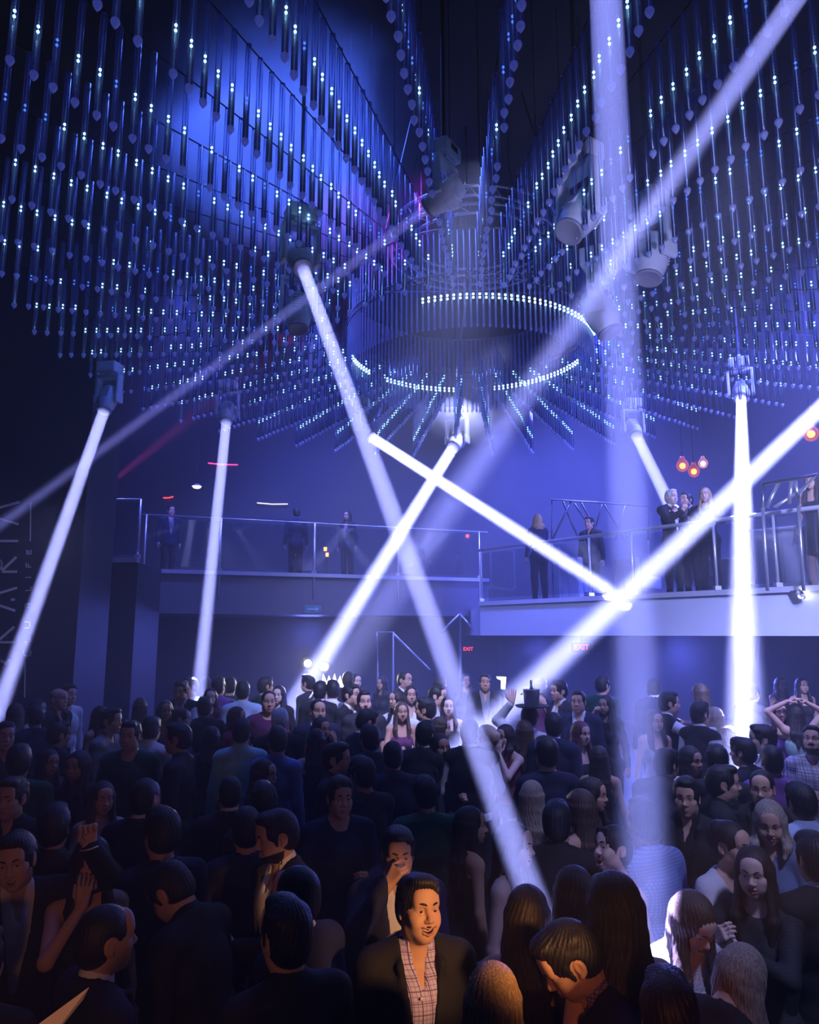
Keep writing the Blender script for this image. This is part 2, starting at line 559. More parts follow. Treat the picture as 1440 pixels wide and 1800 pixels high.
# small lamps
def bulb_lamp(px, py, Y, r, m, label, group, drop=None):
    p = P(px, py, Y)
    drop = 10.2 - p.z
    t = empty('pendant_bulb', label, 'lamp', p, 0, group)
    b = MB(); b.smooth = True
    b.lathe([(1e-6, -r), (r * .6, -r * .8), (r, -.1 * r), (r * .9, r * .5), (r * .45, r * 1.1), (r * .4, r * 1.5), (1e-6, r * 1.55)], 14)
    b.build('globe', clear_mat('amber_globe', (1, .55, .35), .3, .15, (1, .12, .05), .07, .08), t)
    f = MB(); f.smooth = True
    f.ball((0, 0, 0), r * .5, 10, 6).build('filament', m, t)
    MB().tube([(0, 0, r * 1.5), (0, 0, drop)], .008, 6).build('cord', M['blackp'], t)
    return t


bulb_lamp(1200, 819, 15, .13, M['amber'], 'amber pendant bulb above the right balcony, left of three', 'amber pendant bulbs')
bulb_lamp(1220, 829, 14.6, .12, M['amber'], 'amber pendant bulb above the right balcony, lowest of three', 'amber pendant bulbs')
bulb_lamp(1236, 815, 16, .11, M['warm'], 'amber pendant bulb above the right balcony, right of three', 'amber pendant bulbs')
bulb_lamp(1426, 763, 12, .13, M['amber'], 'amber pendant bulb at the right edge beneath the rods', 'amber pendant bulbs')
# ------------------------------------------------------------------ the field of hanging light rods
RCX, RCY, RZ = .86, 10.2, 6.55          # middle of the ring chandelier, height of the rod tips
RODL = .95
NARM, ARM0 = 44, 268.8


def project(p):
    x, y, z = p[0], p[1], p[2] - CAMZ
    zc = y * math.cos(PITCH) + z * math.sin(PITCH)
    yc = z * math.cos(PITCH) - y * math.sin(PITCH)
    return W / 2 + F * x / zc, H / 2 - F * yc / zc, zc


def rod_meshes(n, bead):
    a = MB(); a.smooth = True
    a.lathe([(.026, .062), (.026, RODL)], n)
    c = MB(); c.smooth = True
    c.lathe([(1e-6, -.012), (.022, .018), (.031, .038), (.031, .052), (.026, .064)], n)
    d = MB()
    for z in (.40, .445): d.ball((0, 0, z), .0115, 8, 4)
    b = MB()
    if bead:
        for i in range(26):
            z = .09 + i * .03
            if abs(z - .42) > .05: b.octa((0, -.004, z), .0058)
        b.box((0, .004, .5), (.007, .003, .84))
    return a, c, d, b


rodA, tipA, ledA, beadA = rod_meshes(12, True)
me_rod, me_tip, me_led, me_bead = rodA.mesh('rod', [M['rod']]), tipA.mesh('tip', [M['tip']]), ledA.mesh('light_pair', [M['led']]), beadA.mesh('light_strip', [M['bead']])
me_led_dim = ledA.mesh('light_pair', [M['led_dim']])
rnd = random.Random(5)
spots = []
for a in range(NARM):
    th = R(ARM0 + 360 / NARM * a)
    deg = math.degrees(th) % 360
    rmax = 6.35 if deg < 180 else 7.0
    if 160 < deg < 200: rmax = 6.1
    lit = rnd.random() > .08
    k = 0
    r = 2.12
    while r < rmax:
        x, y = RCX + r * math.cos(th) + rnd.uniform(-.012, .012), RCY + r * math.sin(th) + rnd.uniform(-.012, .012)
        if y > 2.5:
            px, py, zc = project((x, y, RZ))
            if zc > 1 and -70 < px < 1510 and -10 < py < 1800:
                # a wave of light runs along the arms: some rods are dim
                s = .5 + .5 * math.sin(r * 2.1 + a * .9)
                if rnd.random() < .03: r += .168; continue
                spots.append((zc, px, py, x, y, a, 0 if rnd.random() < .12 + .25 * (s < .25) + .55 * (690 < px < 960 and zc < 8) else 1))
        r += .168
        k += 1
spots.sort()
zones = [(-99, 430, 'near left rods', 'clear acrylic rod with two blue lights, among the near rods on the left'),
         (430, 1040, 'near middle rods', 'clear acrylic rod with two blue lights, among the near rods in the middle'),
         (1040, 9999, 'near right rods', 'clear acrylic rod with two blue lights, among the near rods on the right')]
NIND = 297
for zc, px, py, x, y, a, on in spots[:NIND]:
    o = bpy.data.objects.new('light_rod', me_rod)
    C.objects.link(o)
    o.location = (x, y, RZ)
    z = next(q for q in zones if q[0] <= px < q[1])
    tag(o, z[3], 'light rod', z[2])
    for nm, me in (('tip', me_tip), ('light_pair', me_led if on else me_led_dim), ('light_strip', me_bead)):
        c = bpy.data.objects.new(nm, me)
        C.objects.link(c)
        c.parent = o
# the rest of the field, farther away than the nearest three hundred
far = MB()
rodB, tipB, ledB, _ = rod_meshes(7, False)


def push(mb, src, slot, loc):
    mb.cur = slot
    mb.smooth = slot < 2
    mb.add(src.v, src.f, Matrix.Translation(loc))


for zc, px, py, x, y, a, on in spots[NIND:]:
    loc = (x, y, RZ)
    push(far, rodB, 0, loc); push(far, tipB, 1, loc)
    push(far, ledB, 2 if on else 3, loc)
o = far.build('light_rods', [M['rod'], M['tip'], M['led'], M['led_dim']])
tag(o, 'mass of small acrylic light rods hanging in radial rows around the ring chandelier', 'light rods', kind='stuff')
print('rods', len(spots))

# rails the rods hang from
for a in range(NARM):
    th = R(ARM0 + 360 / NARM * a)
    deg = math.degrees(th) % 360
    rmax = 6.35 if deg < 180 else 7.0
    if RCY + 3.5 * math.sin(th) < 3.0: rmax = 5
    d = Vector((math.cos(th), math.sin(th), 0))
    mid = Vector((RCX, RCY, RZ + RODL + .006)) + d * (2 + rmax) / 2
    t = empty('rod_cable', 'thin dark radial cable carrying one row of rods under the black ceiling', 'cable', mid, th, 'radial ceiling cables')
    MB().tube([(-(rmax - 1.95) / 2, 0, 0), (0, 0, 0), ((rmax - 1.95) / 2, 0, 0)], .007, 6).build('cable', M['ceil'], t)
    for s in (-.42, .42):
        MB().tube([(s * (rmax - 2), 0, 0), (s * (rmax - 2), 0, 10.2 - mid.z)], .006, 5).build('hanger', M['ceil'], t)

# ------------------------------------------------------------------ ring chandelier
RR = 1.75
ring = empty('ring_chandelier', 'round chandelier of hanging clear rods with arcs of blue lights, middle of the ceiling', 'chandelier', (RCX, RCY, RZ - .33))
q = MB(); q.smooth = True
q.lathe([(1e-6, -.012), (.016, .012), (.0185, .03), (.012, .05), (.012, 1.28)], 7)
me_rr = q.mesh('rod', [M['ringrod']])
NR = 146
order = sorted(range(NR), key=lambda i: math.sin(2 * PI * i / NR))
rest = MB(); rest.smooth = True
for n, i in enumerate(order):
    th = 2 * PI * i / NR
    loc = (RR * math.cos(th), RR * math.sin(th), 0)
    if n < 96:
        o = bpy.data.objects.new('rod', me_rr)
        C.objects.link(o); o.parent = ring; o.location = loc
    else:
        rest.add(q.v, q.f, Matrix.Translation(loc))
o = rest.build('rods', M['ringrod'], ring)
o['kind'] = 'stuff'
for z in (1.29, .62, .70):
    mb = MB(); mb.smooth = True
    mb.tube([((RR + .02) * math.cos(2 * PI * i / 72), (RR + .02) * math.sin(2 * PI * i / 72), z) for i in range(72)], .018 if z > 1 else .008, 6, True)
    mb.build('hoop', M['dsteel'], ring)
    if z < 1:
        mb = MB()
        for i in range(NR):
            th = 2 * PI * (i + .5) / NR
            mb.octa(((RR + .03) * math.cos(th), (RR + .03) * math.sin(th), z), .008)
        mb.build('stud', M['bead'], ring)
for a0, a1 in ((247, 338), (135, 94), (71, 14), (172, 150)):
    mb = MB(); mb.smooth = True
    n = int(abs(a1 - a0) / 2.47)
    for i in range(n + 1):
        th = R(a0 + (a1 - a0) * i / n)
        for z in (.36, .405):
            ro = .035 if a0 > 200 else -.03
            mb.ball(((RR + ro) * math.cos(th), (RR + ro) * math.sin(th), z), .015, 8, 4)
    mb.build('light_dot_row', M['led_ring'], ring)
# two short hanging groups of rods inside the ring
for cx_, n, w_ in ((.32, 9, .42), (-.95, 8, .42)):
    mb = MB(); mb.smooth = True
    for i in range(n):
        mb.tube([(cx_ - w_ / 2 + w_ * i / (n - 1), .6 + .12 * math.sin(i * .8), -.32), (cx_ - w_ / 2 + w_ * i / (n - 1), .6 + .12 * math.sin(i * .8), .5)], .012, 6)
    mb.build('inner_rods', M['ringrod'], ring)
mb = MB(); mb.smooth = True
for i in range(4):
    th = R(45 + 90 * i)
    mb.tube([(RR * math.cos(th), RR * math.sin(th), 1.29), (RR * .6 * math.cos(th), RR * .6 * math.sin(th), 10.2 - RZ + .33)], .012, 6)
mb.tube([(0, 0, 1.29), (0, 0, 10.2 - RZ + .33)], .02, 8)
mb.tube([(-RR, 0, 1.29), (RR, 0, 1.29)], .02, 8)
mb.tube([(0, -RR, 1.29), (0, RR, 1.29)], .02, 8)
mb.build('suspension', M['dsteel'], ring)

# curved truss above the ring
c0 = P(850, 345, 9.0)
t = empty('curved_truss', 'short curved aluminium truss above the ring chandelier', 'truss', (RCX + .1, RCY, c0.z))
mb = MB(); mb.smooth = True
rt = 1.25
for dz in (-.13, .13):
    for rr in (rt, rt - .22):
        mb.tube([(rr * math.cos(R(a)), rr * math.sin(R(a)), dz) for a in range(0, 360, 6)], .022, 8, True)
for i in range(24):
    a, b = R(15 * i), R(15 * i + 7.5)
    c_ = R(15 * i + 15)
    mb.tube([(rt * math.cos(a), rt * math.sin(a), -.13), (rt * math.cos(b), rt * math.sin(b), .13), (rt * math.cos(c_), rt * math.sin(c_), -.13)], .012, 6)
    mb.tube([(rt * math.cos(a), rt * math.sin(a), -.13), ((rt - .22) * math.cos(b), (rt - .22) * math.sin(b), -.13)], .01, 6)
mb.build('chords', M['truss'], t)
for i in range(3):
    a = R(30 + 120 * i)
    MB().tube([(rt * math.cos(a), rt * math.sin(a), .13), (rt * math.cos(a), rt * math.sin(a), 10.2 - c0.z)], .01, 6).build('hanger', M['dsteel'], t)


# ------------------------------------------------------------------ moving-head lamps and their beams
BEAM = (.38, .40, 1.0)


def beam_light(parent, Lw, d, size, spread, power, col):
    l = bpy.data.lights.new('beam', 'AREA')
    l.shape, l.size, l.spread, l.energy, l.color = 'DISK', size, R(spread), power, col
    o = bpy.data.objects.new('beam', l)
    C.objects.link(o)
    o.parent = parent
    o.location = Lw + d * .012 - parent.location
    o.rotation_euler = d.to_track_quat('-Z', 'Y').to_euler()
    return o


def moving_head(lens, target, s, label, group=None, power=0, spread=2.0, size=None, col=BEAM, tilt=None, dark=False, pole=True):
    """A lamp head in its yoke under a base; lens and target are places in the hall."""
    Lw, T = Vector(lens), Vector(target)
    d = (T - Lw).normalized()
    piv = Lw - d * .24 * s
    base = piv + Vector((0, 0, .46 * s))
    t = empty('moving_head', label, 'stage lamp', base, 0, group)
    loc = lambda v: Vector(v) - base
    cas = M['casing_dark'] if dark else M['casing']
    ax = d.cross(Vector((0, 0, 1)))
    ax = ax.normalized() if ax.length > .05 else Vector((1, 0, 0))
    rz = math.atan2(ax.y, ax.x)
    rm = Matrix.Rotation(rz, 4, 'Z')
    mb = MB()
    mb.box((0, 0, .10 * s), (.36 * s, .30 * s, .19 * s), rm, .03 * s)
    mb.box((0, 0, -.01 * s), (.22 * s, .22 * s, .05 * s), rm, .01 * s)
    mb.build('base', cas, t)
    MB().box((0, -.152 * s, .11 * s), (.14 * s, .006 * s, .07 * s), rm).build('display', M['blackp'], t)
    mb = MB()
    mb.box((0, 0, -.05 * s), (.46 * s, .16 * s, .06 * s), rm, .02 * s)
    for k in (-1, 1):
        mb.box((k * .205 * s, 0, -.27 * s), (.05 * s, .15 * s, .44 * s), rm, .02 * s)
        mb.box((k * .205 * s, 0, -.45 * s), (.06 * s, .19 * s, .16 * s), rm, .025 * s)
    mb.build('yoke', cas, t)
    hm_ = Matrix.Translation(loc(piv)) @ d.to_track_quat('-Z', 'Y').to_matrix().to_4x4()
    mb = MB(); mb.smooth = True
    mb.lathe([(.03 * s, .25 * s), (.105 * s, .245 * s), (.135 * s, .2 * s), (.15 * s, .08 * s), (.155 * s, -.06 * s), (.145 * s, -.13 * s), (.125 * s, -.17 * s), (.122 * s, -.235 * s), (.10 * s, -.24 * s), (.10 * s, -.225 * s)], 24, hm_)
    mb.smooth = False
    for k in range(6):                                       # cooling ribs
        mb.box((0, .148 * s, (.16 - k * .035) * s), (.16 * s, .02 * s, .012 * s), hm_)
        mb.box((0, -.148 * s, (.16 - k * .035) * s), (.16 * s, .02 * s, .012 * s), hm_)
    h = mb.build('lamp_head', cas, t)
    mb = MB(); mb.smooth = True
    mb.lathe([(1e-6, -.232 * s), (.05 * s, -.236 * s), (.098 * s, -.228 * s)], 24, hm_)
    mb.build('lens', M['lens'] if power else M['lens_off'], h)
    mb = MB(); mb.smooth = True
    mb.lathe([(.100 * s, -.222 * s), (.128 * s, -.222 * s), (.13 * s, -.246 * s), (.112 * s, -.25 * s), (.100 * s, -.24 * s)], 24, hm_)
    mb.build('lens_ring', M['casing_dark'], h)
    mb = MB()
    mb.box((0, 0, .23 * s), (.07 * s, .05 * s, .08 * s))
    if pole and base.z < 10.1:
        mb.tube([(0, 0, .2 * s), (0, 0, 10.2 - base.z)], .022, 8)
    mb.build('clamp', M['dsteel'], t)
    if power:
        beam_light(t, Lw, d, size or .19 * s, spread, power, col)
    return t


LAV2 = (.36, .38, 1.0)
HEADS = [
    # lens px, py, Y, target px, py, Y, scale, power, spread, size, colour, label
    (183, 722, 11.0, -8, 1262, 9.4, .9, 190, 1.5, .17, BEAM, 'moving head at the left by the pier, beam down to the left edge'),
    (398, 742, 12.5, 345, 1258, 10.0, .9, 160, 1.1, .17, BEAM, 'moving head left of centre with the steep beam onto the waiter in a waistcoat'),
    (533, 472, 7.3, 934, 1572, 3.7, .9, 85, .5, .135, BEAM, 'moving head beneath the blue smoke, its long beam crossing to the foreground'),
    (797, 786, 15.0, 500, 1268, 10.2, 1.1, 420, 1.8, .24, BEAM, 'moving head behind the ring, beam down left to the middle of the crowd'),
    (652, 768, 13.8, 1078, 1042, 12.45, 1.0, 600, 1.5, .21, BEAM, 'moving head left behind the ring, beam hitting the right balcony'),
    (1510, 652, 11.0, 848, 1285, 8.6, 1.0, 460, 1.9, .25, BEAM, 'moving head beyond the right edge, beam across the balcony to the crowd'),
    (1303, 700, 13.0, 1313, 1345, 7.8, 1.0, 1150, 3.0, .17, BEAM, 'moving head at the right with the white beam straight down'),
    (1119, 766, 13.4, 1186, 905, 11.9, .9, 200, 1.4, .2, BEAM, 'moving head right of the ring, short beam onto the man on the balcony'),
    (1062, -75, 3.85, 1140, 1655, 3.5, 1.0, 82, 1.4, .19, (.31, .34, 1.0), 'moving head above the frame with the broad soft vertical beam'),
    (1450, -80, 3.75, 640, 1110, 14.0, .9, 80, 4.6, .14, LAV2, 'moving head above the right corner, soft diagonal beam to the far left'),
    (752, 366, 6.55, -10, 930, 10.8, .8, 17, 1.2, .11, (.30, .30, 1.0), 'moving head above the ring, thin faint beam to the far left'),
]
for (lx, ly, lY, tx, ty, tY, s, pw, sp, sz, col, lab) in HEADS:
    moving_head(P(lx, ly, lY), P(tx, ty, tY), s, lab, 'moving head lamps', pw, sp, sz, col)
# heads that are dark in the photograph
for px, py, y, dv, sc_, lab in ((524, 578, 8.4, (.05, -.25, -1), 1.0, 'unlit pale moving head hanging below the lit one left of the ring'),
                                (1000, 408, 7.0, (-.5, -.3, -.8), 1.2, 'large unlit pale moving head left of the broad vertical beam'),
                                (1140, 490, 7.6, (-.25, -.15, -1), 1.15, 'unlit pale moving head right of the broad vertical beam'),
                                (1074, 585, 8.6, (.35, -.2, -1), 1.25, 'unlit moving head behind the vertical beam, right of the ring')):
    moving_head(P(px, py, y), P(px, py, y) + Vector(dv), sc_, lab, 'moving head lamps')

# ------------------------------------------------------------------ machine smoke
def smoke(name, label, centre, rad, dens, scale, seed, lo=.42, hi=.75, steps=1.0):
    m = bpy.data.materials.new(name)
    m.use_nodes = True
    nt = m.node_tree
    nt.nodes.clear()
    N, L = nt.nodes.new, nt.links.new
    o = N('ShaderNodeOutputMaterial'); v = N('ShaderNodeVolumeScatter')
    v.inputs['Color'].default_value = (.92, .93, 1, 1)
    v.inputs['Anisotropy'].default_value = .1
    tc = N('ShaderNodeTexCoord')
    nz = N('ShaderNodeTexNoise'); nz.inputs['Scale'].default_value = scale; nz.inputs['Detail'].default_value = 4; nz.inputs['Distortion'].default_value = .6
    mp = N('ShaderNodeMapping'); mp.inputs['Location'].default_value = (seed, seed * .7, 0)
    L(tc.outputs['Object'], mp.inputs[0]); L(mp.outputs[0], nz.inputs['Vector'])
    # falls off towards the edge of the puff
    dv = N('ShaderNodeVectorMath'); dv.operation = 'DIVIDE'; dv.inputs[1].default_value = rad
    ln_ = N('ShaderNodeVectorMath'); ln_.operation = 'LENGTH'
    L(tc.outputs['Object'], dv.inputs[0]); L(dv.outputs[0], ln_.inputs[0])
    fo = N('ShaderNodeMapRange'); fo.inputs[1].default_value = .35; fo.inputs[2].default_value = 1.0; fo.inputs[3].default_value = .28; fo.inputs[4].default_value = -.45
    L(ln_.outputs['Value'], fo.inputs[0])
    ad = N('ShaderNodeMath'); ad.operation = 'ADD'
    L(nz.outputs[0], ad.inputs[0]); L(fo.outputs[0], ad.inputs[1])
    mr = N('ShaderNodeMapRange'); mr.interpolation_type = 'SMOOTHSTEP'
    mr.inputs[1].default_value = lo; mr.inputs[2].default_value = hi; mr.inputs[3].default_value = 0; mr.inputs[4].default_value = dens
    L(ad.outputs[0], mr.inputs[0]); L(mr.outputs[0], v.inputs['Density'])
    L(v.outputs[0], o.inputs['Volume'])
    m.cycles.volume_sampling = 'MULTIPLE_IMPORTANCE'
    m.cycles.volume_step_rate = steps
    b = MB()
    b.lathe([(max(1e-6, math.sin(PI * i / 14)), -math.cos(PI * i / 14)) for i in range(15)], 24, Matrix.Diagonal((*rad, 1)))
    ob = b.build(name, m, None, centre)
    return tag(ob, label, 'smoke', kind='stuff')


smoke('smoke', 'cloud of blue lit machine smoke above the left ceiling rods', (-1.75, 9.2, 8.75), (2.7, 3.9, 1.3), 1.2, .42, 3.1)
smoke('smoke', 'pale puff of smoke behind the ring chandelier', tuple(P(815, 742, 15.2)), (1.45, .7, .85), 2.6, .8, 1.7)
# ------------------------------------------------------------------ people: one smooth surface per body, grown from a distance field
A_ = lambda *v: np.array(v, dtype=np.float32)


def rotm(yaw=0, pitch=0, roll=0):
    """yaw about z (positive turns to the person's left, +x), pitch > 0 looks down, roll > 0 tips to +x."""
    m = Matrix.Rotation(R(yaw), 3, 'Z') @ Matrix.Rotation(R(pitch), 3, 'X') @ Matrix.Rotation(R(roll), 3, 'Y')
    return np.array(m, dtype=np.float32)


def axis(lo, hi, coarse, fine):
    """Grid lines from lo to hi, closer together inside the intervals of fine = [(a, b, step)]."""
    xs, x = [lo], lo
    while x < hi:
        st = coarse
        for a, b, f in fine:
            if a - coarse <= x <= b: st = min(st, f)
        x += st
        xs.append(x)
    return np.array(xs, dtype=np.float32)


class Field:
    def __init__(s, xs, ys, zs):
        s.xs, s.ys, s.zs = xs, ys, zs
        s.D = np.full((len(xs), len(ys), len(zs)), .5, dtype=np.float32)

    def sub(s, lo, hi):
        ix = []
        for g, a, b in zip((s.xs, s.ys, s.zs), lo, hi):
            i, j = int(np.searchsorted(g, a)), int(np.searchsorted(g, b))
            if j <= i: return None
            ix.append(slice(max(0, i - 1), min(len(g), j + 1)))
        return ix

    def op(s, lo, hi, fn, k, mode, pad=.05):
        ix = s.sub([a - k - pad for a in lo], [b + k + pad for b in hi])
        if ix is None: return
        X, Y, Z = s.xs[ix[0]][:, None, None], s.ys[ix[1]][None, :, None], s.zs[ix[2]][None, None, :]
        d = fn(X, Y, Z)
        v = s.D[tuple(ix)]
        if mode == 'u':
            if k > 0:
                h = np.maximum(k - np.abs(v - d), 0) / k
                v[...] = np.minimum(v, d) - h * h * k * .25
            else: v[...] = np.minimum(v, d)
        elif mode == 's':
            d = -d
            if k > 0:
                h = np.maximum(k - np.abs(v - d), 0) / k
                v[...] = np.maximum(v, d) + h * h * k * .25
            else: v[...] = np.maximum(v, d)

    def ell(s, c, r, Rm=None, k=.02, mode='u', inf=0.0):
        c = np.asarray(c, dtype=np.float32); r = np.asarray(r, dtype=np.float32) + inf
        ext = r if Rm is None else np.abs(Rm) @ r

        def fn(X, Y, Z):
            x, y, z = X - c[0], Y - c[1], Z - c[2]
            if Rm is not None:
                x, y, z = (Rm[0, 0] * x + Rm[1, 0] * y + Rm[2, 0] * z, Rm[0, 1] * x + Rm[1, 1] * y + Rm[2, 1] * z, Rm[0, 2] * x + Rm[1, 2] * y + Rm[2, 2] * z)
            k0 = np.sqrt((x / r[0]) ** 2 + (y / r[1]) ** 2 + (z / r[2]) ** 2)
            k1 = np.sqrt((x / r[0] ** 2) ** 2 + (y / r[1] ** 2) ** 2 + (z / r[2] ** 2) ** 2) + 1e-6
            return k0 * (k0 - 1) / k1
        s.op(c - ext, c + ext, fn, k, mode)

    def cap(s, a, b, ra, rb=None, k=.02, mode='u', inf=0.0, flat=None):
        """Rounded cone from a to b; flat = (axis vector, factor) squeezes it along an axis."""
        a = np.asarray(a, dtype=np.float32); b = np.asarray(b, dtype=np.float32)
        rb = ra if rb is None else rb
        ra, rb = ra + inf, rb + inf
        ab = b - a; L2 = float(ab @ ab) + 1e-12
        m = max(ra, rb) * (1 if flat is None else 1.0)

        def fn(X, Y, Z):
            x, y, z = X - a[0], Y - a[1], Z - a[2]
            t = np.clip((x * ab[0] + y * ab[1] + z * ab[2]) / L2, 0, 1)
            x, y, z = x - t * ab[0], y - t * ab[1], z - t * ab[2]
            if flat is not None:
                f, q = flat
                e = (x * f[0] + y * f[1] + z * f[2]) * (1 / q - 1)
                x, y, z = x + e * f[0], y + e * f[1], z + e * f[2]
                return (np.sqrt(x * x + y * y + z * z) - (ra + (rb - ra) * t)) * min(1, q)
            return np.sqrt(x * x + y * y + z * z) - (ra + (rb - ra) * t)
        s.op(np.minimum(a, b) - m, np.maximum(a, b) + m, fn, k, mode)

    def cut(s, fn, lo=None, hi=None, k=0.0):
        """Removes where fn < 0."""
        lo = lo if lo is not None else [s.xs[0], s.ys[0], s.zs[0]]
        hi = hi if hi is not None else [s.xs[-1], s.ys[-1], s.zs[-1]]
        s.op(lo, hi, fn, k, 's', 0)

    def mesh(s):
        """Surface nets on the uneven grid: vertices (n,3), quads (m,4)."""
        D = s.D
        D[0], D[-1] = np.maximum(D[0], .01), np.maximum(D[-1], .01)
        D[:, 0], D[:, -1] = np.maximum(D[:, 0], .01), np.maximum(D[:, -1], .01)
        D[:, :, 0], D[:, :, -1] = np.maximum(D[:, :, 0], .01), np.maximum(D[:, :, -1], .01)
        N = D < 0
        cs = [N[i:N.shape[0] - 1 + i, j:N.shape[1] - 1 + j, k:N.shape[2] - 1 + k] for i in (0, 1) for j in (0, 1) for k in (0, 1)]
        cnt = sum(c.astype(np.int8) for c in cs)
        I, J, K = np.nonzero((cnt > 0) & (cnt < 8))
        n = len(I)
        idx = np.full(cnt.shape, -1, dtype=np.int32)
        idx[I, J, K] = np.arange(n)
        acc = np.zeros((n, 3), np.float32); num = np.zeros(n, np.float32)
        corner = [(i, j, k) for i in (0, 1) for j in (0, 1) for k in (0, 1)]
        for p in range(8):
            for q in range(p + 1, 8):
                a, b = corner[p], corner[q]
                if sum(abs(u - v) for u, v in zip(a, b)) != 1: continue
                da, db = D[I + a[0], J + a[1], K + a[2]], D[I + b[0], J + b[1], K + b[2]]
                m = (da < 0) != (db < 0)
                t = np.where(m, da / np.where(np.abs(da - db) < 1e-9, 1e-9, da - db), 0)[m]
                for e, g, Q in ((0, s.xs, I), (1, s.ys, J), (2, s.zs, K)):
                    ga, gb = g[Q[m] + a[e]], g[Q[m] + b[e]]
                    acc[m, e] += ga + (gb - ga) * t
                num[m] += 1
        V = acc / num[:, None]
        quads = []
        for e in range(3):
            sl = [slice(1, -1)] * 3; sl[e] = slice(0, -1)
            s2 = [slice(1, -1)] * 3; s2[e] = slice(1, None)
            a, b = N[tuple(sl)], N[tuple(s2)]
            x = np.argwhere(a != b)
            x[:, [i for i in range(3) if i != e]] += 1
            if not len(x): continue
            u, v = (e + 1) % 3, (e + 2) % 3
            du, dv = np.zeros(3, int), np.zeros(3, int); du[u] = 1; dv[v] = 1
            f = lambda y: idx[y[:, 0], y[:, 1], y[:, 2]]
            qd = np.stack([f(x - du - dv), f(x - dv), f(x), f(x - du)], 1)
            inside = N[x[:, 0], x[:, 1], x[:, 2]]
            qd[~inside] = qd[~inside][:, ::-1]
            quads.append(qd)
        Q = np.concatenate(quads) if quads else np.zeros((0, 4), np.int32)
        return V, Q[(Q >= 0).all(1)]


def np_mesh(name, V, Q, mats, mi=None, sm=0):
    if sm and len(V):                                   # a few gentle smoothing passes
        e = np.concatenate([Q[:, [0, 1]], Q[:, [1, 2]], Q[:, [2, 3]], Q[:, [3, 0]]])
        for _ in range(sm):
            a = np.zeros_like(V); c = np.zeros(len(V), np.float32)
            np.add.at(a, e[:, 0], V[e[:, 1]]); np.add.at(c, e[:, 0], 1)
            np.add.at(a, e[:, 1], V[e[:, 0]]); np.add.at(c, e[:, 1], 1)
            V = V * .5 + .5 * a / np.maximum(c, 1)[:, None]
    me = bpy.data.meshes.new(name)
    me.vertices.add(len(V)); me.vertices.foreach_set('co', V.astype(np.float32).ravel())
    me.loops.add(len(Q) * 4); me.loops.foreach_set('vertex_index', Q.astype(np.int32).ravel())
    me.polygons.add(len(Q)); me.polygons.foreach_set('loop_start', np.arange(len(Q), dtype=np.int32) * 4)
    if mi is not None: me.polygons.foreach_set('material_index', mi.astype(np.int32))
    me.polygons.foreach_set('use_smooth', np.ones(len(Q), dtype=bool))
    for m in mats: me.materials.append(m)
    me.update(calc_edges=True)
    return me


def ik(sh, wr, L1, L2, pole):
    d = wr - sh; D = float(np.linalg.norm(d))
    if D > (L1 + L2) * .995: wr = sh + d / D * (L1 + L2) * .995; d = wr - sh; D = float(np.linalg.norm(d))
    u = d / D
    a = (L1 * L1 - L2 * L2 + D * D) / (2 * D)
    h = math.sqrt(max(0, L1 * L1 - a * a))
    p = np.asarray(pole, np.float32); p = p - u * float(p @ u); p = p / (np.linalg.norm(p) + 1e-6)
    return sh + u * a + p * h, wr


# arm poses: wrist (x outwards, y, z), elbow pole, finger direction, palm direction, curl in degrees; for the +x side, mirrored for the other
ARMS = dict(
    down=((.27, .0, .84), (.3, 1, 0), (0, -.15, -1), (-1, 0, 0), 22),
    hold=((.10, -.33, 1.20), (.7, .3, -1), (-.35, -.7, .45), (-.9, -.1, .1), 62),
    chest=((.05, -.30, 1.24), (.9, .1, -.8), (-.8, -.25, .35), (-.2, .9, -.2), 40),
    phone=((.09, -.36, 1.36), (.7, .2, -1), (-.3, -.45, .9), (-.8, .4, 0), 65),
    mouth=((.07, -.22, 1.55), (.8, -.2, -1), (-.5, -.1, .75), (-.7, .5, 0), 60),
    face=((.06, -.20, 1.50), (.7, -.2, -1), (-.1, .15, 1), (-.3, .9, 0), 25),
    up=((.30, -.12, 1.93), (.8, -.3, -.2), (.0, -.05, 1), (-.3, -1, 0), 35),
    fist=((.26, -.28, 1.72), (.9, .1, -.5), (-.15, .1, 1), (-.2, -1, .1), 98),
    out=((.36, -.44, 1.42), (.2, .4, -1), (.2, -.9, .1), (-.3, 0, -1), 25),
    side=((.60, -.20, 1.40), (.1, .5, -1), (.9, -.3, .1), (0, 0, -1), 20),
    head=((.10, .04, 1.80), (1, -.2, .2), (-.7, .2, .3), (-.5, .2, -.8), 30),
    tray=((.22, -.10, 1.78), (.8, -.2, -.6), (.1, -.5, .6), (0, -.2, 1), 12),
    rail=((.17, -.34, 1.12), (.7, .4, -.7), (-.2, -.9, -.3), (0, -.1, -1), 50),
    hip=((.24, -.10, 1.02), (1, .5, 0), (-.7, -.5, -.4), (-.5, .6, 0), 30),
    low=((.16, -.28, 1.00), (.8, .4, -.3), (-.4, -.8, -.1), (-.8, .1, -.3), 55),
    cross=((-.06, -.24, 1.20), (1, -.1, -.6), (-.9, -.1, .2), (.1, .8, -.4), 25),
)


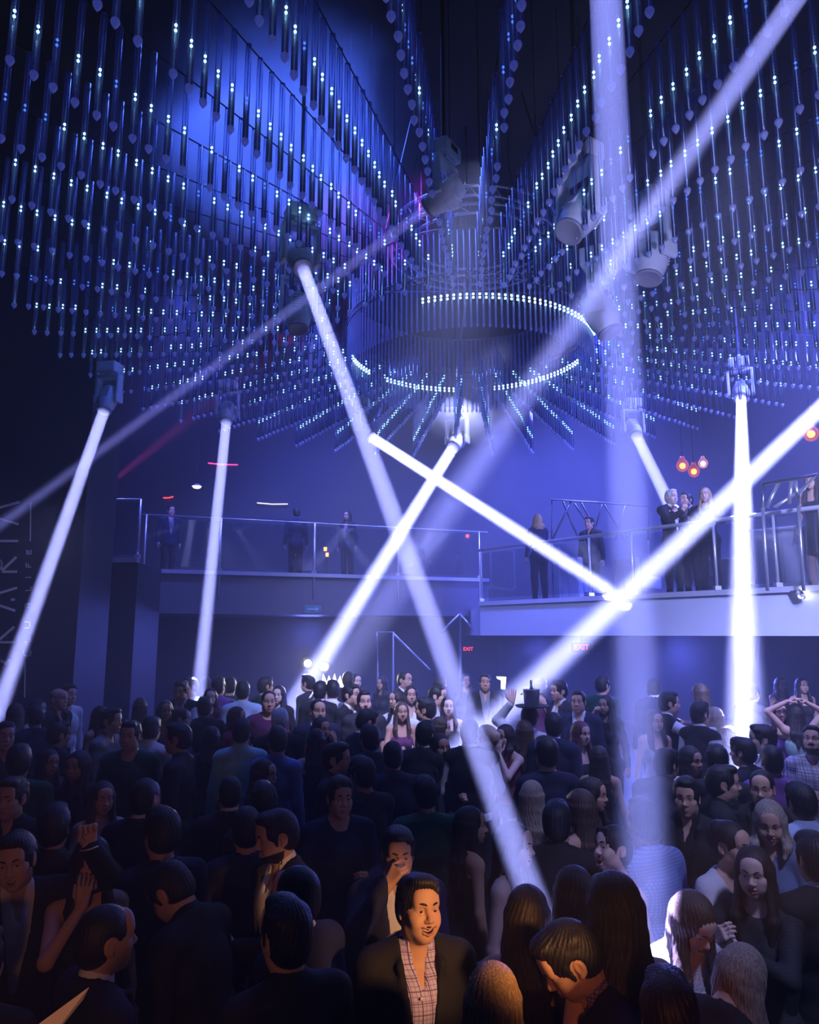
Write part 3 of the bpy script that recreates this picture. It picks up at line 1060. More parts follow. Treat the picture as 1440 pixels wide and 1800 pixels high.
class Pose:
    """Joint places of one person in their own frame: facing -y, feet on z = 0."""
    def __init__(s, sex='m', la='down', ra='down', yaw=0, pitch=0, roll=0, lean=0, side=0, twist=0, fat=1.0):
        s.sex, s.fat = sex, fat
        f = sex == 'f'
        s.sc = .945 if f else 1.0
        s.T = rotm(twist, lean, side)                       # upper body about the pelvis
        s.piv = A_(0, 0, .96)
        s.shw = .150 if f else .184
        up = lambda p: s.T @ (A_(*p) - s.piv) + s.piv
        s.up = up
        s.neck0, s.neck1 = up((0, .012, 1.47)), up((0, -.005, 1.565))
        s.HR = s.T @ rotm(yaw, pitch, roll)
        s.hc = up((0, -.005, 1.555)) + s.HR @ A_(0, -.018, .088)     # middle of the head
        s.arm = {}
        for sd, nm in ((1, la), (-1, ra)):
            w, pole, fd, pn, curl = ARMS[nm] if isinstance(nm, str) else nm
            mx = A_(sd, 1, 1)
            sh = up(A_(s.shw, .01, 1.425) * mx)
            raised = w[2] > 1.6
            if raised: sh = sh + A_(-.012 * sd, 0, .035)
            wr = up(A_(*w) * mx) if not (isinstance(nm, str) and nm == 'down') else A_(*w) * mx + (s.T @ A_(0, 0, .5) - A_(0, 0, .5))
            el, wr = ik(sh, wr, .285, .255, s.T @ (A_(*pole) * mx))
            fd, pn = s.T @ (A_(*fd) * mx), s.T @ (A_(*pn) * mx)
            fd = fd / np.linalg.norm(fd); pn = pn - fd * float(pn @ fd); pn = pn / np.linalg.norm(pn)
            s.arm[sd] = (sh, el, wr, fd, pn, curl)

    def Lh_at(s, x, y, z):
        return Vector([float(v) for v in s.hc + s.HR @ (A_(x, y, z) * s.sc)])

    def torso(s, F, inf=0.0, k=.05):
        if inf: k = .03
        up, T = s.up, s.T
        f = s.sex == 'f'; w = s.fat
        if f:
            F.ell((0, .01, .93), (.165 * w, .118, .13), None, k, inf=inf)
            F.ell(up((0, 0, 1.08)), (.122 * w, .092, .14), T, k, inf=inf)
            F.ell(up((0, .005, 1.28)), (.142 * w, .098, .17), T, k, inf=inf)
            for sd in (1, -1):
                F.ell(up((sd * .062, -.075, 1.265)), (.056, .055, .058), T, .04, inf=inf)
        else:
            F.ell((0, .01, .94), (.160 * w, .115 * w, .13), None, k, inf=inf)
            F.ell(up((0, -.005, 1.09)), (.150 * w, .108 * w, .15), T, k, inf=inf)
            F.ell(up((0, .0, 1.29)), (.172 * w, .118 * w, .17), T, k, inf=inf)
        for sd in (1, -1):                                   # shoulder girdle and trapezius
            F.cap(up((sd * .03, .02, 1.425)), s.arm[sd][0], .060, .047 if f else .056, min(k, .04), inf=inf)
            F.cap(up((sd * .02, .02, 1.50)), up((sd * s.shw * .75, .015, 1.44)), .04, .04, .05, inf=inf)

    def arms(s, F, inf=0.0, to=1.0, k=.03, sides=(1, -1)):
        q = .88 if s.sex == 'f' else 1.05
        for sd in sides:
            sh, el, wr = s.arm[sd][:3]
            if to <= .5:
                e2 = sh + (el - sh) * (to * 2)
                F.cap(sh, e2, .052 * q, .046 * q, k, inf=inf)
                continue
            F.cap(sh, el, .050 * q, .039 * q, k if not inf else .018, inf=inf)
            t = (to - .5) * 2
            F.cap(el, el + (wr - el) * t, .041 * q, .041 * q + (.027 * q - .041 * q) * t, .02, inf=inf)

    def legs(s, F, inf=0.0, to=0.0, k=.05):
        for sd in (1, -1):
            hip, kn, an = A_(sd * .088, .01, .90), A_(sd * .098, -.012, .49), A_(sd * .105, .02, .085)
            F.cap(hip, kn, .082, .055, k, inf=inf)
            if to < .4:
                F.cap(kn, an, .052, .037, .03, inf=inf)
                F.ell((sd * .098, .035, .36), (.05, .055, .11), None, .04, inf=inf)

    def feet(s, F, inf=0.0):
        for sd in (1, -1):
            F.cap((sd * .105, .035, .045), (sd * .125, -.13, .032), .042, .036, .03, inf=inf)

    def hand(s, F, sd, inf=0.0):
        _, el, w, f, n, curl = s.arm[sd]
        q = .88 if s.sex == 'f' else 1.0
        ac = np.cross(n, f) * sd                              # towards the thumb
        ac = ac / np.linalg.norm(ac)
        kn = [w + (f * .088 + ac * (.030 - .021 * i) - n * .004 * abs(i - 1.3)) * q for i in range(4)]
        for i in range(4):
            F.cap(w + ac * (.016 - .010 * i) * q, kn[i], .0145 * q, .0115 * q, .016, inf=inf)
        Ls = ((.040, .024, .019), (.044, .028, .020), (.041, .026, .019), (.032, .020, .017))
        for i in range(4):
            p = kn[i]; c = 0
            for j in range(3):
                c += R(curl * (.75, 1.0, .7)[j] * (1 + .06 * (i - 1)))
                d = f * math.cos(c) + n * math.sin(c) + ac * .05 * (1.3 - i) * (1 if curl < 50 else .2)
                e = p + d / np.linalg.norm(d) * Ls[i][j] * q
                F.cap(p, e, (.0096, .0088, .0078)[j] * q, (.0088, .0078, .0066)[j] * q, .0035, inf=inf)
                p = e
        t0 = w + (f * .022 + ac * .020 + n * .006) * q
        bend = min(1.0, curl / 70)
        d1 = f * .62 + ac * (.72 - .3 * bend) + n * (.25 + .4 * bend); d1 /= np.linalg.norm(d1)
        t1 = t0 + d1 * .045 * q
        d2 = f * .85 + ac * (.35 - .6 * bend) + n * (.2 + .35 * bend); d2 /= np.linalg.norm(d2)
        t2 = t1 + d2 * .032 * q
        t3 = t2 + (d2 + n * .2 * bend) / np.linalg.norm(d2 + n * .2 * bend) * .024 * q
        F.cap(t0, t1, .0145 * q, .0115 * q, .012, inf=inf)
        F.cap(t1, t2, .0108 * q, .0095 * q, .004, inf=inf)
        F.cap(t2, t3, .0095 * q, .0072 * q, .004, inf=inf)

    def head(s, F, smile=0.0, mouth=0.0, jaw=1.0, fine=False):
        Hr, c = s.HR, s.hc
        q = s.sc
        f = s.sex == 'f'
        L = lambda *p: c + Hr @ (A_(*p) * q)
        E = lambda p, r, k=.02, mode='u': F.ell(L(*p), A_(*r) * q, Hr, k * q, mode)
        Cp = lambda a, b, ra, rb=None, k=.012, mode='u': F.cap(L(*a), L(*b), ra * q, (ra if rb is None else rb) * q, k * q, mode)
        F.cap(s.neck0, s.neck1, .060 if not f else .047, .052 if not f else .041, .03)
        F.cap(s.neck1, L(0, .01, -.03), .052 if not f else .043, .05 if not f else .042, .03)
        E((0, .014, .034), (.076, .097, .088), .02)
        E((0, -.026, -.018), (.064 * jaw, .070, .070), .03)
        E((0, -.030, -.062), (.050 * jaw, .056, .055), .03)
        E((0, -.066, -.098), (.024 if not f else .019, .020, .018), .03)
        for sd in (1, -1):
            E((sd * .046 * jaw, -.006, -.068), (.018, .03, .026), .03)
            E((sd * .040, -.062, -.024), (.024, .022, .020), .03)
            E((sd * .034, -.060, -.060), (.018, .020, .022), .03)
            if smile: E((sd * .040, -.074, -.040), (.017, .016, .016), .02)
        Cp((-.040, -.077, .024), (-.008, -.090, .022), .0105, .0105, .02)
        Cp((.040, -.077, .024), (.008, -.090, .022), .0105, .0105, .02)
        E((0, -.070, .056), (.052, .030, .040), .035)
        for sd in (1, -1):                                  # sockets, eyeballs, lids
            E((sd * .0315, -.100, .004), (.0195, .017, .0135), .010, 's')
            E((sd * .0315, -.0785, .004), (.0125, .0125, .0125), .002)
            Cp((sd * .0185, -.0870, .0085), (sd * .031, -.0920, .0150), .0028, .0032, .004)
            Cp((sd * .031, -.0920, .0150), (sd * .0455, -.0830, .0075), .0032, .0028, .004)
            Cp((sd * .0205, -.0870, -.0015), (sd * .0315, -.0900, -.0080), .0026, .0026, .004)
            Cp((sd * .0315, -.0900, -.0080), (sd * .044, -.0830, .0005), .0026, .0024, .004)
        Cp((0, -.090, .012), (0, -.112, -.024), .0085, .0115, .012)
        E((0, -.111, -.028), (.0125, .0125, .010), .008)
        for sd in (1, -1): E((sd * .0125, -.101, -.032), (.0085, .011, .008), .006)
        for sd in (1, -1): E((sd * .0068, -.107, -.0405), (.0036, .005, .004), .003, 's')
        mz = -.062; sw = .024 + .009 * smile; up_ = .010 * smile
        my = -.093
        if mouth or smile:
            op = .006 + .016 * mouth + .004 * smile
            E((0, my - .002, mz - op * .45 + up_ * .25), (sw - .001, .024, op), .004, 's')
            for sd in (1, -1): E((sd * sw * .62, my + .004, mz - op * .3 + up_ * .75), (sw * .36, .018, op * .55), .004, 's')
            if not fine: E((0, my + .018, mz + .001 + up_ * .2), (sw * .80, .014, op * .75), .002)           # teeth
            lo = mz - op * 1.35
        else:
            lo = mz - .0105
            Cp((-sw * .9, my + .006, mz - .0035), (sw * .9, my + .006, mz - .0035), .0016, .0016, .003)
        for sd in (1, -1):
            Cp((0, my - .008, mz + .003), (sd * sw * .55, my - .003, mz + .0035 + up_ * .55), .0044 - .0008 * smile, .0038 - .0006 * smile, .005)
            Cp((sd * sw * .55, my - .003, mz + .0035 + up_ * .55), (sd * sw, my + .012, mz - .003 + up_), .0038 - .0006 * smile, .0026, .005)
            Cp((0, my - .005, lo), (sd * sw * .55, my + .000, lo + .0025 + up_ * .45), .0055 - .001 * smile, .0045, .006)
            Cp((sd * sw * .55, my + .000, lo + .0025 + up_ * .45), (sd * sw, my + .012, mz - .004 + up_), .0045, .0026, .005)
            # ears
            E((sd * .077, .018, -.004), (.0085, .019, .032), .008)
            E((sd * .085, .012, .002), (.006, .010, .018), .005, 's')
            E((sd * .078, .006, -.030), (.007, .010, .010), .006)
        s.mouth_lo = lo
        s.Lh = L

    def face_index(s, V, Q, smile, mouth, beard=False, lips=True):
        """Material of every face: 0 skin, 1 lips, 2 eye white, 3 iris, 4 brow, 5 teeth or inside of the mouth, 6 beard."""
        c = V[Q].mean(1)
        p = ((c - s.hc) @ s.HR) / s.sc
        mi = np.zeros(len(Q), np.int32)
        x, y, z = np.abs(p[:, 0]), p[:, 1], p[:, 2]
        front = (y < -.05) & (x < .075) & (z > -.13) & (z < .09)
        mz = -.062; sw = .024 + .009 * smile; up_ = .010 * smile; lo = s.mouth_lo
        if beard:
            bl = (y < .004 + .3 * (z + .09)) & (x < .08) & (z > -.124) & ((z < -.078 + .35 * (x - .02)) | ((z < -.043) & (z > -.056) & (x < .03))) & (z < -.02)
            mi[bl & ~((x < .03) & (z > -.058) & (z < -.05))] = 6
        t = np.clip(x / sw, 0, 1)
        top = mz + .0078 + up_ * t ** 1.3 - .007 * t ** 2; bot = lo - .006 + .7 * up_ * t + (mz - .004 + .3 * up_ - lo + .004) * t ** 2
        inl = front & (x < sw * 1.04) & (z < top) & (z > bot) & (y < -.066)
        if lips: mi[inl] = 1
        if mouth or smile:
            op = .006 + .016 * mouth + .004 * smile
            cz = mz - op * .40 + up_ * (.15 + .6 * t ** 1.5)
            ins = front & (x < sw * .99) & (np.abs(z - cz) < op * 1.05 * np.sqrt(np.clip(1.02 - t * t, 0, 1))) & (y > -.0925 + .014 * t ** 2)
            tz = mz + .001 + up_ * (.2 + .3 * t * t)
            mi[ins] = 7
            mi[ins & (z > tz - op * .85) & (x < sw * .82) & (y < -.074 + .020 * t ** 2)] = 5
        for sd in (1, -1):
            e = np.stack([p[:, 0] - sd * .0315, y + .0785, z - .004], 1)
            r = np.linalg.norm(e, axis=1)
            ball = (r < .0134) & (e[:, 1] < 0) & (np.abs(e[:, 2]) < .0088)
            mi[ball] = 2
            mi[ball & (np.hypot(e[:, 0], e[:, 2]) < .0064)] = 3
            bx = x - .0
            bz = .030 + .006 * np.sin(np.clip((x - .012) / .036, 0, 1) * PI * .75)
            mi[front & (x > .011) & (x < .050) & (np.abs(z - bz) < .0042 - .10 * np.clip(x - .028, 0, .03))] = 4
        return mi


def hair_mesh(ps, style, res, seed=0):
    """Hair as one mesh: short, crop, messy, long, longwave, bun, bob, bald (a rim)."""
    c, Hr, q = ps.hc, ps.HR, ps.sc
    rn = random.Random(seed)
    long_ = style in ('long', 'longwave', 'back')
    lo = c - A_(.2, .22, .62 if long_ else .2); hi = c + A_(.2, .22, .2)
    if abs(ps.T[2, 2]) < .97 and long_: lo = lo - A_(.1, .25, 0)
    F = Field(axis(lo[0], hi[0], res, ()), axis(lo[1], hi[1], res, ()), axis(lo[2], hi[2], res * (1.5 if long_ else 1), ()))
    L = lambda *p: c + Hr @ (A_(*p) * q)
    E = lambda p, r, k=.02, mode='u': F.ell(L(*p), A_(*r) * q, Hr, k * q, mode)
    th = dict(short=.012, crop=.006, messy=.018, long=.016, longwave=.02, bun=.012, bob=.018, back=.016, bald=.004, bangs=.014).get(style, .014)
    E((0, .014, .036), (.076 + th, .097 + th, .088 + th), .0)
    E((0, .04, -.02), (.070 + th * .6, .070 + th, .075), .03)
    if style in ('short', 'messy'):
        E((.0, -.052, .108), (.058, .046, .026), .03)
        for i in range(9 if style == 'short' else 16):
            a = rn.uniform(-1, 1); b = rn.uniform(-.6, .7)
            E((a * .055, b * .09 - .01, .105 + rn.uniform(-.012, .012) - .03 * a * a), (.022, .03, .016), .018)
    face_y = -.088 if style not in ('bangs',) else -.092
    fr = dict(short=(.060, .072, .086), crop=(.064, .075, .092), messy=(.058, .07, .08), bangs=(.05, .05, .062)).get(style, (.056, .075, .092))
    E((0, -.085, -.034 if style != 'bangs' else -.045), fr, .012, 's')
    E((0, -.10, -.09), (.085, .10, .085), .015, 's')
    if style in ('short', 'crop', 'messy', 'bun', 'bald', 'bangs'):
        for sd in (1, -1):
            E((sd * .088, .006, -.012), (.032, .036, .046), .008, 's')
        E((0, .0, -.165), (.13, .14, .085), .015, 's')
        if style in ('short', 'messy'):
            for sd in (1, -1): F.cap(L(sd * .071, -.026, .03), L(sd * .071, -.022, -.026), .012 * q, .006 * q, .01)
    if style == 'bald':
        E((0, -.02, .10), (.09, .11, .10), .01, 's')
    if style == 'bun':
        E((0, .085, .09), (.04, .036, .036), .01)
    if style == 'bangs':
        for i in range(11):
            x = -.05 + .01 * i
            F.cap(L(x * .9, -.075, .10), L(x * 1.1 + rn.uniform(-.006, .006), -.098 + .6 * x * x / .05 * .5, .03 + rn.uniform(-.012, .012)), .011 * q, .006 * q, .008)
        E((0, .09, .05), (.04, .04, .05), .02)
    if style in ('long', 'longwave', 'bob', 'back'):
        down = np.array((0, 0, -1), np.float32)
        n = 15
        ln = .11 if style == 'bob' else .30
        for i in range(n):
            a = R(-118 + 236 * i / (n - 1))                   # around the back of the head
            x, y = math.sin(a) * .080, math.cos(a) * .092 + .012
            p0 = L(x, y, .02)
            front = abs(a) > R(84)
            l1 = ln * (1.0 if abs(a) < R(80) else .92)
            p1 = p0 * .5 + L(x * 1.05, y * 1.05, -.06) * .5 + down * .05
            back = ps.T @ A_(0, 1, 0)
            p2 = p1 + (ps.T @ A_(x * .25, (.03 if not front else -.035), 0)) + down * l1 * .5
            p3 = p2 + (ps.T @ A_(-x * .2, (.015 if not front else -.02), 0)) + down * l1 * .5
            if style == 'longwave':
                wv = .014 * math.sin(i * 2.1)
                p2 = p2 + A_(wv, wv, 0); p3 = p3 - A_(wv, wv, 0)
            r = .026 if not front else .02
            F.cap(p0, p1, r * q, r * q, .02); F.cap(p1, p2, r * q, r * 1.05 * q, .02); F.cap(p2, p3, r * 1.05 * q, .012 * q, .02)
        # keep the face clear
        E((0, -.085, -.045), (.054, .075, .10), .012, 's')
        if style in ('long', 'longwave', 'back'):
            F.cap(ps.neck0 + (ps.T @ A_(0, -.07, 0)), L(0, -.075, -.12), .05, .05, .015, 's')
    # strands: fine grooves running from the crown down
    X, Y, Z = F.xs[:, None, None], F.ys[None, :, None], F.zs[None, None, :]
    x, y = X - c[0], Y - c[1]
    ang = np.arctan2(x, y)
    F.D += (.0011 * np.sin(ang * 34 + 6 * np.sin(Z * 14 + seed)) + .0008 * np.sin(ang * 71 + Z * 30)).astype(np.float32) * (1 if style not in ('crop', 'bald') else .3)
    return F.mesh()


def eye_mesh():
    b = MB(); b.smooth = True
    r = .0129
    for slot, a0, a1 in ((1, 0, 34), (0, 34, 178)):
        b.cur = slot
        n = 3 if slot else 8
        # pole of the ball looks along -y
        b.lathe([(max(1e-6, r * math.sin(R(a0 + (a1 - a0) * i / n))), r * math.cos(R(a0 + (a1 - a0) * i / n))) for i in range(n + 1)], 16, Matrix.Rotation(R(90), 4, 'X'))
    return b.mesh('eye')


def teeth_mesh(smile, mouth):
    """The upper row of teeth, a curved band behind the lip."""
    b = MB(); b.smooth = True
    op = .006 + .016 * mouth + .004 * smile
    sw = (.024 + .009 * smile) * .86
    n = 13
    vs, fs = [], []
    for i in range(n):
        t = -1 + 2 * i / (n - 1)
        x = sw * t
        y = -.0905 + 16 * x * x
        zt = -.0612 + .010 * smile * (.15 + .6 * abs(t) ** 1.6)
        h = (.0065 + .25 * op) * (1 - .45 * t * t)
        for dy, z in ((0, zt), (0, zt - h), (.004, zt - h), (.004, zt)): vs.append((x, y + dy, z))
    for i in range(n - 1):
        fs += [(4 * i + j, 4 * i + (j + 1) % 4, 4 * i + 4 + (j + 1) % 4, 4 * i + 4 + j) for j in range(4)]
    fs += [(0, 1, 2, 3), tuple(4 * n - 4 + j for j in (3, 2, 1, 0))]
    b.add(vs, fs)
    return b.mesh('teeth', [TEETH])


def brow_mesh(sd, frown):
    b = MB(); b.smooth = True
    pts = []
    for i in range(7):
        t = i / 6
        x = .012 + .038 * t
        z = .028 + .0065 * math.sin(t * PI * .72) - .002 * t + frown * (.004 * t - .005 * (1 - t))
        y = -.1038 + .0022 * t + .0165 * t * t
        pts.append(Vector((sd * x, y, z)))
    n = len(pts)
    vs, fs, m = [], [], 8
    for i, p in enumerate(pts):
        w = (.0042, .0054, .0054, .0050, .0042, .0030, .0014)[i]
        for j in range(m):
            a = 2 * PI * j / m
            vs.append(p + Vector((0, math.cos(a) * .0034, math.sin(a) * w)))
    for i in range(n - 1):
        fs += [(i * m + j, i * m + (j + 1) % m, (i + 1) * m + (j + 1) % m, (i + 1) * m + j) for j in range(m)]
    fs += [tuple(range(m)), tuple(range((n - 1) * m, n * m))]
    b.add(vs, fs)
    return b.mesh('eyebrow')


def body_meshes(key, pose, top, bottom, hair, res=.014, hres=.006, handres=.007, smile=0, mouth=0, beard=False, jaw=1.0, sleeve=None, seed=0):
    """Meshes of a person: body, garments, hair. top: jacket, shirt, tee, tank, dress, blouse, vest, suit."""
    ps = pose
    sc = 1.0
    fine_x = [(ps.hc[0] - .105, ps.hc[0] + .105, hres)]; fine_y = [(ps.hc[1] - .14, ps.hc[1] + .13, hres)]; fine_z = [(ps.hc[2] - .15, ps.hc[2] + .14, hres)]
    pts = [ps.hc + ps.HR @ A_(0, 0, .14)]
    for sd in (1, -1):
        w, f = ps.arm[sd][2], ps.arm[sd][3]
        c = w + f * .07
        pts += [w + f * .2, ps.arm[sd][1], ps.arm[sd][0] + A_(.08 * sd, 0, 0), w]
        if c[2] > .95:                                      # hands at the side of a packed crowd stay coarser
            fine_x.append((c[0] - .085, c[0] + .085, handres)); fine_y.append((c[1] - .085, c[1] + .085, handres)); fine_z.append((c[2] - .09, c[2] + .09, handres))
        else:
            fine_x.append((c[0] - .05, c[0] + .05, .0095)); fine_y.append((c[1] - .07, c[1] + .07, .0095)); fine_z.append((c[2] - .10, c[2] + .10, .0095))
    pts = np.array(pts + [A_(.2, -.2, 0), A_(-.2, .19, 0)])
    lo, hi = pts.min(0) - .09, pts.max(0) + .09
    lo[2] = -.02
    zs = axis(lo[2], hi[2], res, fine_z)
    zs = np.concatenate([axis(lo[2], .78, .03, [(-.02, .1, .015)])[:-1], zs[zs > .78]])
    grid = (axis(lo[0], hi[0], res, fine_x), axis(lo[1], hi[1], res, fine_y), zs)
    F = Field(*grid)
    ps.torso(F); ps.legs(F); ps.feet(F); ps.arms(F)
    for sd in (1, -1): ps.hand(F, sd)
    ps.head(F, smile, mouth, jaw, hres < .0055)
    V, Q = F.mesh()
    mi = ps.face_index(V, Q, smile, mouth, beard, True)
    out = dict(body=(V, Q, mi))
    # garments on a plain grid
    g = res * .9
    lo2, hi2 = lo.copy(), hi.copy()

    def G(zlo, zhi, r=g):
        return Field(axis(lo2[0] - .04, hi2[0] + .04, r, ()), axis(lo2[1] - .04, hi2[1] + .04, r, ()), axis(zlo, zhi, r, ()))
    zt = max(1.56, float(max(ps.arm[1][1][2], ps.arm[-1][1][2], ps.arm[1][2][2], ps.arm[-1][2][2])) + .06)
    sl = sleeve if sleeve is not None else dict(jacket=.97, shirt=.95, suit=.97, tee=.32, tank=0, dress=0, blouse=.93, vest=0, sweater=.95).get(top, .9)
    nb = ps.neck0

    def neckcut(Fg, r, zoff=.03, front=.03):
        p = nb + ps.T @ A_(0, -front, zoff)
        Fg.cap(p, p + ps.T @ A_(0, 0, .16), r, r * 1.25, .008, 's')

    def vcut(Fg, z0, z1, w0, w1):
        """Open V in front: half width w0 at height z0 growing to w1 at z1."""
        Tm, pv = ps.T, ps.piv

        def fn(X, Y, Z):
            x, y, z = X - pv[0], Y - pv[1], Z - pv[2]
            lx = Tm[0, 0] * x + Tm[1, 0] * y + Tm[2, 0] * z
            ly = Tm[0, 1] * x + Tm[1, 1] * y + Tm[2, 1] * z
            lz = Tm[0, 2] * x + Tm[1, 2] * y + Tm[2, 2] * z + pv[2]
            w = w0 + (w1 - w0) * np.clip((lz - z0) / (z1 - z0), 0, 1)
            return np.maximum(np.maximum(np.abs(lx) - w, ly + .01), z0 - lz)
        Fg.cut(fn)
    garments = []
    if top in ('jacket', 'suit', 'vest'):
        Fs = G(.86, 1.60)                                    # the shirt underneath
        ps.torso(Fs, .011)
        if top == 'vest': ps.arms(Fs, .014, .93)
        Fs.cap(ps.neck0 - ps.T @ A_(0, 0, .01), ps.neck0 + ps.T @ A_(0, -.008, .055), .074, .068, .012)
        neckcut(Fs, .045, .02, .02)
        vcut(Fs, 1.36, 1.56, .0, .045)
        garments.append(('shirt', Fs.mesh()))
        Fj = G(.80 if top != 'vest' else .98, zt)
        ps.torso(Fj, .022 if top != 'vest' else .018)
        if top != 'vest':
            ps.arms(Fj, .017, sl)
            Fj.ell((0, .01, .86), (.172, .128, .12), None, .04, inf=.010)
        for sd in (1, -1):                                   # lapels
            z0, z1 = 1.10, 1.46
            pr = [ps.up((sd * (.03 + .055 * t), -.125 + .035 * t * t - (0 if ps.sex == 'm' else .01), z0 + (z1 - z0) * t)) for t in (0, .35, .7, 1.0)]
            for a, b in zip(pr, pr[1:]): Fj.cap(a, b, .017, .019, .01, flat=(ps.T @ A_(0, 1, 0), .55))
            Fj.cap(pr[-1], ps.up((sd * .055, .065, 1.515)), .018, .018, .012)
        neckcut(Fj, .068, .028, .02)
        vcut(Fj, 1.08, 1.47, .012, .072)
        garments.append(('jacket' if top != 'vest' else 'waistcoat', Fj.mesh()))
    elif top in ('shirt', 'tee', 'sweater', 'blouse'):
        Fs = G(.86, zt)
        ps.torso(Fs, .014)
        if top != 'tank': ps.arms(Fs, .013 if top != 'blouse' else .019, sl)
        Fs.ell((0, .01, .90), (.17, .125, .10), None, .05, inf=.008)
        if top == 'shirt':
            Fs.cap(ps.neck0, ps.neck0 + ps.T @ A_(0, -.006, .052), .070, .064, .012)
            neckcut(Fs, .046, .02, .02)
            vcut(Fs, 1.40, 1.56, .0, .045)
        elif top == 'blouse':
            neckcut(Fs, .075, .0, .03); vcut(Fs, 1.33, 1.5, .0, .07)
        else:
            neckcut(Fs, .064, .008, .02)
        X, Y, Z = Fs.xs[:, None, None], Fs.ys[None, :, None], Fs.zs[None, None, :]
        Fs.D += (.0035 * np.sin(Z * 46 + X * 23) * np.sin(Y * 31 + X * 17)).astype(np.float32)     # soft folds
        garments.append((dict(shirt='shirt', tee='t_shirt', sweater='sweater', blouse='blouse')[top], Fs.mesh()))
    elif top in ('tank', 'dress'):
        Fs = G(.55 if top == 'dress' else .9, 1.5)
        ps.torso(Fs, .010)
        if top == 'dress':
            Fs.cap((0, .01, .90), (0, .01, .60), .165, .185, .06, flat=(A_(0, 1, 0), .72))
        # straps: keep two bands over the shoulders, cut the rest above the bust
        Tm, pv = ps.T, ps.piv

        def fn(X, Y, Z):
            x, y, z = X - pv[0], Y - pv[1], Z - pv[2]
            lx = np.abs(Tm[0, 0] * x + Tm[1, 0] * y + Tm[2, 0] * z)
            lz = Tm[0, 2] * x + Tm[1, 2] * y + Tm[2, 2] * z + pv[2]
            strap = np.abs(lx - .075) - .022
            return np.maximum(1.345 - lz, -strap)
        Fs.cut(fn)
        Fs.cut(lambda X, Y, Z: np.maximum(.17 - np.abs(X), 1.0 - Z) + 0 * Y)
        garments.append(('dress' if top == 'dress' else 'tank_top', Fs.mesh()))
    if bottom in ('trousers', 'skirt'):
        Fb = Field(axis(-.32, .32, .018, ()), axis(-.25, .25, .018, ()), axis(.03 if bottom == 'trousers' else .5, 1.04, .03, ()))
        Fb.ell((0, .01, .92), (.165, .12, .10), None, .03, inf=.014 if top in ('jacket', 'suit', 'vest') else .024)
        if bottom == 'trousers': ps.legs(Fb, .014)
        else: Fb.cap((0, .01, .92), (0, .01, .56), .16, .19, .06, flat=(A_(0, 1, 0), .75))
        garments.append((bottom, Fb.mesh()))
    if bottom in ('trousers', 'skirt') or True:
        Fb = Field(axis(-.2, .2, .015, ()), axis(-.22, .12, .015, ()), axis(-.02, .14, .015, ()))
        ps.feet(Fb, .008)
        garments.append(('shoes', Fb.mesh()))
    out['garments'] = garments
    if hair: out['hair'] = hair_mesh(ps, hair, max(.0035, hres * .8), seed)
    return out
# ------------------------------------------------------------------ clothing, skin and hair materials
def strand_mat(name, col, rough=.55):
    m = bpy.data.materials.new(name); m.use_nodes = True
    nt = m.node_tree; b = nt.nodes['Principled BSDF']; N, L = nt.nodes.new, nt.links.new
    tc = N('ShaderNodeTexCoord'); mp = N('ShaderNodeMapping'); mp.inputs['Scale'].default_value = (60, 60, 5)
    nz = N('ShaderNodeTexNoise'); nz.inputs['Scale'].default_value = 3; nz.inputs['Detail'].default_value = 3
    L(tc.outputs['Object'], mp.inputs[0]); L(mp.outputs[0], nz.inputs['Vector'])
    rp = N('ShaderNodeValToRGB')
    rp.color_ramp.elements[0].position = .3; rp.color_ramp.elements[1].position = .7
    rp.color_ramp.elements[0].color = (*[c * .45 for c in col], 1); rp.color_ramp.elements[1].color = (*[min(1, c * 1.5) for c in col], 1)
    L(nz.outputs[0], rp.inputs[0]); L(rp.outputs[0], b.inputs['Base Color'])
    bp = N('ShaderNodeBump'); bp.inputs['Strength'].default_value = .5; bp.inputs['Distance'].default_value = .006
    L(nz.outputs[0], bp.inputs['Height']); L(bp.outputs[0], b.inputs['Normal'])
    b.inputs['Roughness'].default_value = rough
    return m


def cloth_mat(name, col, rough=.8, scale=90, bump=.15):
    m = mat(name, col, rough, bump=(scale, bump), var=.12, spec=.25)
    return m


